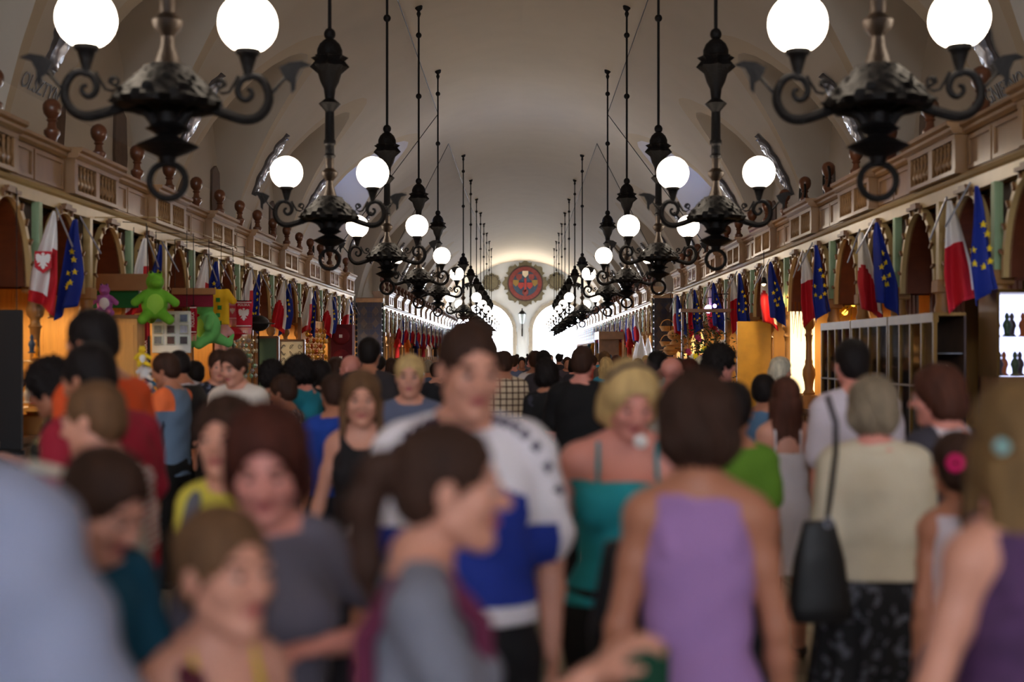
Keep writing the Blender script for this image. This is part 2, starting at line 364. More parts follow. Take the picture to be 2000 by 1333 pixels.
# ------------------------------------------------------------------ far wall medallion, cartouches, lantern
fr_m = mat('cartouche_grey', (108, 104, 88), .8, var=.3, scale=6); mred = mat('medallion_red', (122, 60, 62), .8, var=.3, scale=5); mblue = mat('medallion_blue', (52, 74, 100), .8, var=.3)
def cartouche(cx, cz, r, label, full):
    e = empty('wall_medallion' if full else 'wall_cartouche', (cx, YE, cz), 0, label, 'medallion' if full else 'cartouche')
    m = MB(); N = 128; poly = []
    for i in range(N):
        a = 2*PI*i/N; g = (i*8/N+.0) % 1
        rr = r*(.99 if .10 < g < .90 else .84); rr *= 1+(.05*math.cos((g-.5)*2*PI*2) if .1 < g < .9 else 0)
        poly.append((rr*math.cos(a+.39), rr*math.sin(a+.39)))
    m.m = Matrix.Translation((0, -.12, 0)); m.prism(poly, .12); m.build('scrolled_frame', fr_m, e)
    m = MB(); m.m = Matrix.Translation((0, -.17, 0))
    m.prism([(r*.80*math.cos(2*PI*i/48), r*.80*math.sin(2*PI*i/48)) for i in range(48)], .05, 0); m.build('dark_rim', dkout, e)
    m = MB(); m.m = Matrix.Translation((0, -.2, 0)); m.prism([(r*.74*math.cos(2*PI*i/48), r*.74*math.sin(2*PI*i/48)) for i in range(48)], .04); m.build('disc', mred if full else fr_m, e)
    if full:
        m = MB(); m.m = Matrix.Translation((0, -.23, 0)); m.prism([(r*.56*math.cos(2*PI*i/40), r*.56*math.sin(2*PI*i/40)) for i in range(40)], .04); m.build('blue_field', mblue, e)
        for (x, z, mt) in ((0, .42, white_m), (-.42, .02, gold_m), (.42, .02, gold_m), (-.2, -.1, red_m), (.2, -.1, red_m), (0, -.42, mred), (-.28, .28, mred), (.28, .28, mred)):
            mt2 = mt if mt in (mred,) else mat('muted_'+mt.name, {'white_cloth': (200, 190, 176), 'gold': (130, 108, 60), 'red_cloth': (150, 60, 60)}[mt.name], .8)
            m = MB(); m.m = Matrix.Translation((x*r, -.26, z*r)); q = .13*r
            m.prism([(-q, q), (q, q), (q, -q*.3), (0, -q*1.3), (-q, -q*.3)], .04); m.build('small_shield', mt2, e)
        m = MB(); m.m = Matrix.Translation((0, -.26, -.12*r)); m.prism([(-.05*r, -.25*r), (.05*r, -.25*r), (.05*r, .35*r), (-.05*r, .35*r)], .04); m.build('emblem_tower', mat('muted_red_cloth', (150, 60, 60), .8), e)
    return e
sY = YE/F
cartouche(5*sY, CH+136*sY, 1.95, 'large round coloured coat of arms with scrolled grey frame on the far wall', True)
cartouche(-61*sY, CH+138*sY, .80, 'small grey scrolled cartouche left of the large round coat of arms', False)
cartouche(66*sY, CH+140*sY, .80, 'small grey scrolled cartouche right of the large round coat of arms', False)
e = empty('wall_lantern', (-.05, YE, 4.2), 0, 'dark iron lantern on a bracket on the white pier between the far doors', 'lantern')
MB().box(-.06, .06, -.12, 0, -1.0, .55, bev=.02).build('back_plate', iron, e)
MB().tube([(0, -.1, -.3), (0, -.45, -.15), (0, -.6, .1)], .04).build('bracket', iron, e)
MB().lathe([(.1, .1), (.16, .15), (.3, .9), (.32, .95)], 0, -.6, 6).build('glass_body', mat('lantern_glass', (150, 165, 175), .2), e)
MB().lathe([(.38, .92), (.2, 1.15), (.06, 1.25), (.05, 1.4), (.0, 1.45)], 0, -.6, 6).build('cap', iron, e)

# ------------------------------------------------------------------ chandeliers
def spiral(cx, cz, r0, r1, a0, a1, n, sy=0):
    return [(cx+(r0+(r1-r0)*i/n)*math.cos(a0+(a1-a0)*i/n), sy, cz+(r0+(r1-r0)*i/n)*math.sin(a0+(a1-a0)*i/n)) for i in range(n+1)]
def make_chandelier():
    root = empty('chandelier')
    ztop = ZC+math.sqrt(W*W-2.3**2)
    rod = MB().tube([(0, 0, 5.45), (0, 0, ztop)], .022, 8)
    rod.build('rod', iron, root)
    MB().lathe([(.09, ztop+.02), (.08, ztop-.05), (.03, ztop-.1), (.05, ztop-.16), (.02, ztop-.24)], n=12).build('ceiling_hook', iron, root)
    for z in (7.43, 8.78): MB().ell((0, 0, z), (.065, .065, .065)).build('knob', iron, root)
    MB().ell((0, 0, 5.55), (.07, .07, .075)).build('knob', iron, root)
    leaf = lambda a, i: 1+.18*math.cos(8*a) if i in (5, 6, 7) else 1
    MB().lathe([(.03, 5.50), (.07, 5.48), (.12, 5.43), (.15, 5.36), (.15, 5.30), (.19, 5.27), (.15, 5.23), (.20, 5.16), (.14, 5.08), (.11, 4.98), (.07, 4.90), (.055, 4.78), (.13, 4.72), (.06, 4.64), (.04, 4.6)], n=24, wob=leaf).build('leaf_vase', iron, root)
    st = [(.05, 4.62), (.055, 4.3), (.068, 4.28), (.068, 4.24), (.05, 4.22), (.052, 4.12), (.07, 4.1), (.05, 4.07)]
    MB().lathe([(r*1.05, z) for r, z in st], n=14).build('stem', iron, root)
    MB().lathe([(.05, 4.1), (.05, 3.95), (.10, 3.9), (.09, 3.86), (.04, 3.8), (.045, 3.74), (.085, 3.62), (.11, 3.585)], n=16).build('collar', mat('bronze', (44, 32, 22), .5, .4, bump=.3, scale=30), root)
    wob = lambda a, i: 1+.06*math.sin(16*a+PI*(i % 2))+.04*math.sin(9*a+i*2)
    MB().lathe([(.09, 3.62), (.14, 3.605), (.165, 3.575), (.19, 3.55), (.225, 3.52), (.25, 3.485), (.29, 3.45), (.31, 3.41), (.345, 3.37), (.33, 3.335), (.26, 3.32), (.2, 3.34), (.12, 3.36), (.07, 3.32)], n=64, wob=wob).build('dome', iron, root)
    MB().lathe([(.07, 3.36), (.075, 3.24), (.14, 3.2), (.06, 3.16), (.16, 3.11), (.20, 3.09), (.13, 3.05), (.06, 3.02), (.045, 2.97)], n=20).build('pendant_cup', iron, root)
    MB().tube([(.115*math.cos(2*PI*i/24), 0, 2.865+.115*math.sin(2*PI*i/24)) for i in range(24)], .022, 8, closed=True).build('ring', iron, root)
    for s in (-1, 1):
        m = MB(); flip = Matrix.Diagonal((s, 1, 1, 1)); m.m = flip
        arm = [(.05, 0, 3.18), (.12, 0, 3.30), (.24, 0, 3.345), (.36, 0, 3.31), (.48, 0, 3.275), (.56, 0, 3.285), (.615, 0, 3.33), (.645, 0, 3.40), (.635, 0, 3.48), (.59, 0, 3.545), (.53, 0, 3.56), (.47, 0, 3.53), (.445, 0, 3.47), (.46, 0, 3.42), (.50, 0, 3.40), (.535, 0, 3.43), (.53, 0, 3.465), (.505, 0, 3.47)]
        # smooth the arm by subdividing
        P = [Vector(p) for p in arm]; Q = []
        for i in range(len(P)-1):
            p0, p1, p2, p3 = P[max(0, i-1)], P[i], P[i+1], P[min(len(P)-1, i+2)]
            for t in (0, .33, .66): Q.append(.5*((2*p1)+(p2-p0)*t+(2*p0-5*p1+4*p2-p3)*t*t+(3*p1-p0-3*p2+p3)*t**3))
        Q.append(P[-1]); n = len(Q); m.tube(Q, [.036-.024*(i/n)**1.6 for i in range(n)], 8)
        arm_o = m.build('arm', iron, root)
        m = MB(); m.m = flip
        sp = spiral(.335, 3.50, .035, .012, 0, 2.6*PI, 16)
        m.tube([(.45, 0, 3.56), (.42, 0, 3.50), (.39, 0, 3.45), (.35, 0, 3.44), (.31, 0, 3.46)]+[(x, y, z) for x, y, z in sp], .010, 6)
        m.build('scroll', iron, arm_o)
        m = MB(); m.m = flip
        m.tube([(.63, 0, 3.42), (.68, 0, 3.47), (.73, 0, 3.53), (.78, 0, 3.59)], [.014, .012, .011, .012], 6)
        m.m = flip@Matrix.Translation((0, -.012, 0))
        m.prism([(.745, 3.55), (.71, 3.62), (.78, 3.655), (.86, 3.665), (.92, 3.64), (.85, 3.62), (.82, 3.56), (.815, 3.48), (.79, 3.45), (.785, 3.52)], .024)
        m.build('leaf_spike', iron, arm_o)
        m = MB(); m.m = Matrix.Translation((s*.51, 0, 0))
        m.lathe([(.02, 3.53), (.028, 3.58), (.045, 3.64), (.06, 3.69), (.075, 3.70), (.08, 3.72), (.085, 3.735)], n=14).build('lamp_holder', iron, arm_o)
        MB().ell((s*.51, 0, 3.90), (.19, .19, .19), 28, 20).build('globe', globe_m, root)
    return root
ch0 = make_chandelier()
CY = [8.29, 15.25, 21.7, 28.3, 34.7, 49.5, 56.6, 63.6, 69.8, 75.6, 81.6, 87.6, 93.6]
first = True
for s, side in ((-1, 'left'), (1, 'right')):
    for k, Y in list(enumerate(CY))+[(13, 1.9), (14, -5.0)]:
        o = ch0 if first else copy_tree(ch0); first = False
        o.location = (s*2.3, Y, 0); o.rotation_euler = (0, 0, [.12, .05, -.06, .02, .08][k % 5]*(1 if s < 0 else -1))
        if Y < 5:
            tag(o, 'iron chandelier of the %s row hanging %s the camera' % (side, 'just above' if Y > 0 else 'well behind'), 'chandelier', 'iron chandeliers in two rows')
        elif Y > 45:
            tag(o, 'distant %s-row iron chandelier with two glowing globes, %s beyond the cross passage' % (side, ORD[k-5]), 'chandelier', 'iron chandeliers in two rows')
        else:
            tag(o, ['nearest and largest', 'second nearest', 'third nearest', 'fourth nearest', 'fifth nearest'][k]+' black iron chandelier with two white globes in the %s row' % side, 'chandelier', 'iron chandeliers in two rows')
XL = {-1: -5.0, 1: 4.3}

# ------------------------------------------------------------------ market stalls: one unit = 3.08 m, two arches
U = 1.54
def arch_pts(yc, n=20, hw=.56, zs=2.42, zt=3.27, grow=0):
    return [(yc-(hw+grow)*math.cos(PI*i/n), zs+(zt-zs+grow)*math.sin(PI*i/n)) for i in range(n+1)]
def extr(m, prof, y0, y1, mi=0):
    """profile in x,z extruded along y"""
    n = len(prof); m.add([(x, y0, z) for x, z in prof]+[(x, y1, z) for x, z in prof], [tuple(range(n))[::-1], tuple(range(n, 2*n))]+[(i, (i+1) % n, n+(i+1) % n, n+i) for i in range(n)], mi)
def baluster_prof(z0, h): return [(.012, z0), (.022, z0+.02*h), (.012, z0+.1*h), (.03, z0+.3*h), (.024, z0+.42*h), (.012, z0+.62*h), (.02, z0+.8*h), (.012, z0+.86*h), (.022, z0+h)]
FIN = [(.07, 0), (.075, .04), (.05, .06), (.055, .12), (.085, .16), (.085, .2), (.05, .23), (.04, .29), (.06, .31), (.045, .33), (.06, .35), (.085, .38), (.098, .43), (.095, .48), (.07, .52), (.03, .545), (.0, .55)]
A0, A1 = -U-.105, U-.105
def make_stall(detail=True, closed=(False, False), wares=True):
    root = empty('market_stall')
    # beams and cornice
    m = MB(); extr(m, [(-.35, 3.30), (.02, 3.30), (.02, 3.42), (.05, 3.44), (.07, 3.47), (.05, 3.49), (-.35, 3.49)], A0, A1); m.build('architrave', pale, root, smooth=False)
    m = MB(); extr(m, [(-.35, 3.49), (.0, 3.49), (.0, 3.86), (-.35, 3.86)], A0, A1)
    m.build('frieze', oak, root, smooth=False)
    m = MB(); extr(m, [(-.4, 3.86), (.03, 3.86), (.06, 3.89), (.06, 3.92), (.10, 3.94), (.10, 3.97), (-.4, 3.97)], A0, A1); m.build('cornice', oak, root, smooth=False)
    # plain framed panel, both halves
    for (a, b) in ((A0+.02, -.80), (.80, A1-.02)):
        m = MB()
        for z0, z1 in ((3.52, 3.56), (3.80, 3.84)): m.box(0, .022, a, b, z0, z1)
        m.box(0, .022, a, a+.04, 3.56, 3.80); m.box(0, .022, b-.04, b, 3.56, 3.80); m.build('framed_panel', oak_dk if False else oak, root, smooth=False)
    # projecting balustrade block
    m = MB(); y0, y1 = -.76, .76
    m.box(0, .13, y0, y1, 3.49, 3.53).box(0, .13, y0, y1, 3.82, 3.87)
    for ya, yb in ((y0, y0+.1), (-.06, .06), (y1-.1, y1)): m.box(0, .125, ya, yb, 3.53, 3.82)
    m.box(0, .01, y0, y1, 3.53, 3.82, 1); m.build('balustrade_block', [oak, black], root, smooth=False)
    m = MB(); extr(m, [(0, 3.87), (.15, 3.87), (.18, 3.90), (.18, 3.93), (.22, 3.95), (.22, 3.99), (0, 3.99)], y0-.03, y1+.03); m.build('block_cornice', oak, root, smooth=False)
    ys_ = [y0+.1+.50*(i+.5)/5.5*1.0 for i in range(6)][:5]
    posb = [-.60+.115*i for i in range(5)]+[.14+.115*i for i in range(5)]
    if detail:
        for yb in posb: MB().lathe([(r*1.15, z) for r, z in baluster_prof(3.53, .29)], .09, yb, 8).build('baluster', oak, root)
    else:
        m = MB()
        for yb in posb[::2]: m.box(.07, .11, yb-.02, yb+.02, 3.53, 3.82)
        m.build('balusters_row', ballwood, root)
    # arches
    for ai, yc in enumerate((-.77, .77)):
        inner = arch_pts(yc); outer = arch_pts(yc, grow=.06)
        m = MB(); n = len(inner)
        for x0, x1 in ((-.04, .03),):
            vs = [(x1, y, z) for y, z in inner]+[(x1, y, z) for y, z in outer]+[(x0, y, z) for y, z in inner]+[(x0, y, z) for y, z in outer]
            fs = []
            for i in range(n-1): fs += [(i, i+1, n+i+1, n+i), (2*n+i, 3*n+i, 3*n+i+1, 2*n+i+1), (i, 2*n+i, 2*n+i+1, i+1), (n+i, n+i+1, 3*n+i+1, 3*n+i)]
            m.add(vs, fs)
        ring = m.build('arch_ring', pale, root)
        m = MB(); mid = arch_pts(yc, 12, grow=.04)
        for i, (y, z) in enumerate(mid):
            if 0 < i < 12: m.m = Matrix.Translation((0, y, z))@Matrix.Rotation(math.atan2(z-2.42, y-yc), 4, 'X'); m.box(.02, .055, -.03, .045, -.012, .012)
        m.m = Matrix.Identity(4); m.box(.02, .09, yc-.17, yc+.17, 3.30, 3.335).box(.02, .07, yc-.09, yc+.09, 3.335, 3.37)
        m.build('pegs', oak_dk, ring, smooth=False)
        m = MB(); vs = [(-.02, y, z) for y, z in inner]+[(-.62, y, z) for y, z in inner]
        m.add(vs, [(i, i+1, n+i+1, n+i) for i in range(n-1)]); m.build('arch_soffit', redbrown, root)
        if closed[ai]:
            m = MB(); m.m = Matrix.Translation((-.30, 0, 0)); poly = [(z, y) for y, z in inner]
            pts = [(0, y, z) for y, z in inner]+[(0, yc+.6, .95), (0, yc-.6, .95)]
            m.add(pts, [tuple(range(len(pts)))[::-1]])
            for q in range(1, 8): y = yc-.6+.15*q; zt = 2.42+.85*math.sqrt(max(0, 1-((y-yc)/.6)**2)); m.box(0, .012, y-.008, y+.008, .95, zt)
            m.build('closed_shutter', redbrown, root, smooth=False)
    # spandrel backing and fan struts
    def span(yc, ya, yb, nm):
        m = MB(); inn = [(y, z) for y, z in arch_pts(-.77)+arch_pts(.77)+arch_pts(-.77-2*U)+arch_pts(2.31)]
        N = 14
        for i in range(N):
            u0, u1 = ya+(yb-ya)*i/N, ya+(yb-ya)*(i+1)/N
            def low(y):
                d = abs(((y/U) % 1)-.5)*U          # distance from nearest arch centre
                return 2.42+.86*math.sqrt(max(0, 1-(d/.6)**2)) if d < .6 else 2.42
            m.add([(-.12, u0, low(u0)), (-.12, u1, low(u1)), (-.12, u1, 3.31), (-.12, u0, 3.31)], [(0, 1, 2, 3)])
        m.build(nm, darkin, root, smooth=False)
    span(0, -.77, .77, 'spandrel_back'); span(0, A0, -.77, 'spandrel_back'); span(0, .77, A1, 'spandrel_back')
    # columns: centre (plain) and the one at -U (with the pale green strip)
    for k, yc in enumerate((0, -U)):
        m = MB(); m.box(-.03, .05, yc-.045, yc+.045, 2.5, 3.3)
        slat = m.build('column_slat', pale if k == 0 else green_strip, root, smooth=False)
        m = MB(); m.box(-.12, .10, yc-.10, yc+.10, .86, 1.12, bev=.015).box(-.11, .08, yc-.10, yc+.10, 2.36, 2.5, bev=.015)
        prof = [(.10, 1.12), (.11, 1.15), (.075, 1.2), (.085, 1.3), (.12, 1.42), (.115, 1.5), (.07, 1.58), (.075, 1.62), (.06, 1.66), (.055, 1.9), (.065, 2.0), (.085, 2.02), (.06, 2.05), (.06, 2.1), (.10, 2.14), (.115, 2.2), (.09, 2.27), (.095, 2.36)]
        m.lathe([(r*.82, z) for r, z in prof], -.01, yc, 14); m.build('turned_column', post_m, root)
        for sgn in ():
            m = MB(); m.m = Matrix.Translation((0, yc, 0)); m.add([(.0, sgn*.05, 2.5), (.0, sgn*.10, 2.5), (.0, sgn*.24, 3.3), (.0, sgn*.18, 3.3), (-.05, sgn*.05, 2.5), (-.05, sgn*.10, 2.5), (-.05, sgn*.24, 3.3), (-.05, sgn*.18, 3.3)], [(0, 1, 2, 3), (7, 6, 5, 4), (0, 3, 7, 4), (1, 5, 6, 2)])
            m.build('slanted_strut', pale, root, smooth=False)
    for yc in (-U*.5-.77+.77-0.0, U*.5): pass
    for yc in (-.77, .77): MB().lathe(FIN, -.12, yc, 14).build('finial', ballwood, root).location = (0, 0, 3.97)
    # counter, back and ceiling
    m = MB(); m.box(-.30, 0, A0, A1, 0, .86).box(-.36, .10, A0, A1, .86, .92)
    for i in range(6): y = A0+.04+i*.51; m.box(0, .025, y, y+.43, .12, .2).box(0, .025, y, y+.43, .72, .8).box(0, .025, y, y+.06, .2, .72).box(0, .025, y+.37, y+.43, .2, .72)
    m.build('counter', oak_dk, root, smooth=False)
    MB().box(-1.92, -1.86, A0, A1, 0, 3.4).build('back_board', pine, root, smooth=False)
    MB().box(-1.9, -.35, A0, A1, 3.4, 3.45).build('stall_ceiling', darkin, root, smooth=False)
    m = MB(); m.box(-1.86, -.40, A1-.03, A1, 0, 3.4); 
    for i in range(8): x = -1.8+i*.19; m.box(x, x+.012, A1-.036, A1-.03, .9, 3.4)
    m.build('partition', pine, root, smooth=False)
    m = MB()
    for z in (1.35, 1.75, 2.12): m.box(-1.86, -1.62, A0+.05, A1-.05, z, z+.02)
    m.build('shelf', oak, root, smooth=False)
    return root
def place_stall(src, s, yc, used):
    o = src if not used else copy_tree(src)
    o.location = (XL[s], yc, 0); o.rotation_euler = (0, 0, 0 if s < 0 else PI); return o
proto = {}
def get_stall(key, s, yc):
    if key not in proto:
        proto[key] = make_stall(detail=key[0], closed=key[1]); return place_stall(proto[key], s, yc, False)
    return place_stall(proto[key], s, yc, True)
BAY = {-1: [14.69+2*U*k for k in range(-2, 8)], 1: [13.12+2*U*k for k in range(-2, 8)]}
BAYB = {-1: [47.5+2*U*k for k in range(0, 18)], 1: [44.0+2*U*k for k in range(0, 19)]}
stall_at = {}
for s, side in ((-1, 'left'), (1, 'right')):
    for k, yc in enumerate(BAY[s]):
        cl = (False, False)
        if s > 0 and k in (0, 1, 2): cl = (True, True)
        if s > 0 and k == 3: cl = (False, True)
        if s < 0 and k == 5: cl = (False, False)
        o = get_stall((True, cl), s, yc); stall_at[(s, k)] = o
        tag(o, '%s carved wooden stall bay of the near %s arcade, %s' % (ORD[k], side, 'with closed brown boards' if cl[0] else 'open fronted'), 'market stall', 'carved wooden stall bays')
    for k, yc in enumerate(BAYB[s]):
        o = get_stall((False, (False, False)), s, yc)
        tag(o, '%s shining carved stall bay beyond the %s tiled pier' % (ORD[k], side), 'market stall', 'carved wooden stall bays')

# tiled piers at the far side of the cross passage
tdark = tile_mat('pier_tiles', (20, 24, 50), (44, 28, 26), (60, 44, 30), 5.0, .3, 1.0, .5, .03, True)
for s, side, yp, xa, xb in ((-1, 'left', 45.9, 5.0, 5.88), (1, 'right', 42.35, 4.3, 4.95)):
    e = empty('tiled_pier', (s*(xa+xb)/2, yp-.25, 0), 0, 'tall dark blue tiled pier ending the far %s stalls' % side, 'pier'); hw = (xb-xa)/2
    MB().box(-hw, hw, -.2, .2, .35, 3.55).build('tiled_body', tdark, e, smooth=False)
    MB().box(-hw-.04, hw+.04, -.24, .24, 0, .35, bev=.02).build('plinth', oak_dk, e)
    MB().box(-hw-.05, hw+.05, -.26, .26, 3.55, 3.72, bev=.03).build('capping', oak_dk, e)
    for q in (-1, 1):
        m = MB()
        for i in range(16): m.ell((q*(hw+.03), -.22, .45+i*.2), (.035, .035, .1), 8, 6)
        m.build('beaded_edge', iron, e)
    m = MB()
    for i in range(7):
        for j in range(2):
            cx = (j-.5)*hw*.95; cz = .6+i*.44
            m.m = Matrix.Translation((0, -.21, 0)); m.prism([(cx, cz-.16), (cx+.12, cz), (cx, cz+.16), (cx-.12, cz)], .02)
    m.build('ochre_diamonds', mat('ochre_tile', (58, 38, 26), .4), e, smooth=False)
# iron scrolls on the end of the near stalls' roof
for s, side in ((-1, 'left'), (1, 'right')):
    m = MB(); yq = 35.0 if s < 0 else 22.5
    for dy in (0, 1.6):
        sp = spiral(0, .28, .26, .05, -PI/2, 2.5*PI, 26)
        m.m = Matrix.Translation((0, dy, 0)); m.tube([(0, y, z) for y, _, z in sp], .02, 6)
    o = m.build('iron_scrollwork', iron); o.location = (s*(abs(XL[s])+.1), yq-4, 3.99); tag(o, 'thin black iron scrolls on top of the %s stall cornice' % side, 'scrollwork')

# ------------------------------------------------------------------ flags
starm = mat('star_yellow', (250, 214, 40), .6)
def star_poly(r): return [((r if i % 2 == 0 else r*.42)*math.sin(PI*i/5), (r if i % 2 == 0 else r*.42)*math.cos(PI*i/5)) for i in range(10)]
def flag_surf(u, v, wd, L, ph, sw):
    """u across 0..1, v down 0..1 -> point hanging from a slanted pole tip"""
    wv = wd*(.12+.88*min(1, v*1.5)**.8); x = (u-.5)*wv+sw*v*.12
    y = .055*math.sin(u*9+ph+v*2)*(.3+v)+.03*math.sin(v*6+ph)
    z = -L*v-(.10*(u-.5)*(1 if ph < 3 else -1)+.05*abs(u-.5))*v*1.6
    return Vector((x, y, z))
def make_flag(kind, wd, L, ph, sw, arms=False, pale=False):
    root = empty('national_flag' if kind == 'pl' else 'european_flag')
    m = MB(); NU, NV = 16, 24; vs = []; fs = []; mi = []
    for j in range(NV+1):
        for i in range(NU+1): vs.append(tuple(flag_surf(i/NU, j/NV, wd, L, ph, sw)))
    for j in range(NV):
        for i in range(NU):
            fs.append((j*(NU+1)+i, j*(NU+1)+i+1, (j+1)*(NU+1)+i+1, (j+1)*(NU+1)+i)); u, v = i/NU, j/NV
            mi.append((1 if (v > .38+.5*abs(u-.3)*.6*(1 if ph < 3 else .2) and u < .78+.1*ph/6) or (v > .9) else 0) if kind == 'pl' else 0)
    if arms or pale: mi = [1 if (i % NU)/NU > .68 and (i//NU)/NV > .35 or (i//NU)/NV > .86 else 0 for i in range(len(fs))]
    m.add(vs, fs); m.mi = mi
    cl = m.build('cloth', [white_m, red_m] if kind == 'pl' else [blue_m], root)
    md = cl.modifiers.new('s', 'SOLIDIFY'); md.thickness = .006
    MB().tube([(-.02 if sw > 0 else .02, .03, .04), (-sw*.16, .22, -.34)], .010, 6).build('pole', sil, root)
    if kind == 'eu':
        for i in range(7):
            a = -1.2+i*.72; uu, vv = .5+.27*math.cos(a), .55+.2*math.sin(a)
            for side in (-1,):
                p = flag_surf(uu, vv, wd, L, ph, sw); m = MB(); m.m = Matrix.Translation((p.x, p.y-.03, p.z)); m.prism(star_poly(.034), .022); m.build('star', starm, cl)
    if arms:
        p = flag_surf(.4, .55, wd, L, ph, sw); m = MB(); m.m = Matrix.Translation((p.x, p.y-.05, p.z)); m.prism([(-.08, .1), (.08, .1), (.08, -.06), (0, -.12), (-.08, -.06)], .01); sh = m.build('red_shield', red_m, cl)
        m = MB(); m.m = Matrix.Translation((p.x, p.y-.062, p.z))@Matrix.Scale(.075, 4); m.prism(EAGLE, .1); m.build('white_eagle', white_m, cl)
    return root
_h = [(0, 1.15), (.14, 1.1), (.16, .98), (.30, .93), (.12, .86), (.12, .70), (.35, .85), (.62, 1.0), (.95, .85), (.86, .6), (.98, .5), (.84, .3), (.92, .12), (.74, .0), (.76, -.25), (.5, -.2), (.3, -.12), (.42, -.45), (.6, -.62), (.36, -.66), (.2, -.5), (.24, -.85), (.1, -1.0), (0, -1.08)]
EAGLE = [(x, z) for x, z in _h]+[(-x, z) for x, z in _h[::-1][1:-1]]
fl_src = {}
nfl = 0
def put_flag(kind, s, x, y, z, rz, label, wd=.25, L=.94, ph=1.0, arms=False, sc_=1, pale=False):
    key = (kind, round(wd, 2), round(ph, 1), arms, s, pale)
    if key not in fl_src: fl_src[key] = make_flag(kind, wd, L, ph, s, arms, pale); o = fl_src[key]
    else: o = copy_tree(fl_src[key])
    o.location = (x, y, z); o.rotation_euler = (0, 0, rz); o.scale = (sc_, sc_, sc_)
    return tag(o, label, 'flag', 'paired flags along the stall fronts')
for s, side in ((-1, 'left'), (1, 'right')):
    ys_f = ([13.15+3.08*k for k in range(0, 8)] if s < 0 else [11.6+3.08*k for k in range(0, 8)])
    for k, y in enumerate(ys_f):
        x = XL[s]-s*.32
        ph = [1.0, 4.0][k % 2] if s < 0 else [4.0, 1.0][k % 2]
        pl_y, eu_y = (y-.38, y+.28) if s < 0 else (y+.35, y-.32)
        zt = 3.17
        put_flag('pl', s, x, pl_y, zt, -s*.25, 'red and white flag of the %s flag pair on the near %s stalls' % (ORD[k], side), ph=ph, arms=(s < 0 and k == 0), pale=(s < 0 and k in (1, 2, 3, 5)))
        put_flag('eu', s, x, eu_y, zt+(.05 if s > 0 else -.02), s*.15, 'blue flag with yellow stars, %s flag pair on the near %s stalls' % (ORD[k], side), wd=.24, ph=1.0 if k % 2 else 4.0)
    for k in range(9):
        y = (50.0 if s < 0 else 46.0)+3.08*k
        for kd, dy in (('pl', -.35), ('eu', .3)):
            put_flag(kd, s, XL[s]-s*.3, y+dy, 3.1, 0, '%s flag of the %s flag pair beyond the tiled pier on the %s' % ('red and white' if kd == 'pl' else 'blue starred', ORD[k], side), ph=1.0)

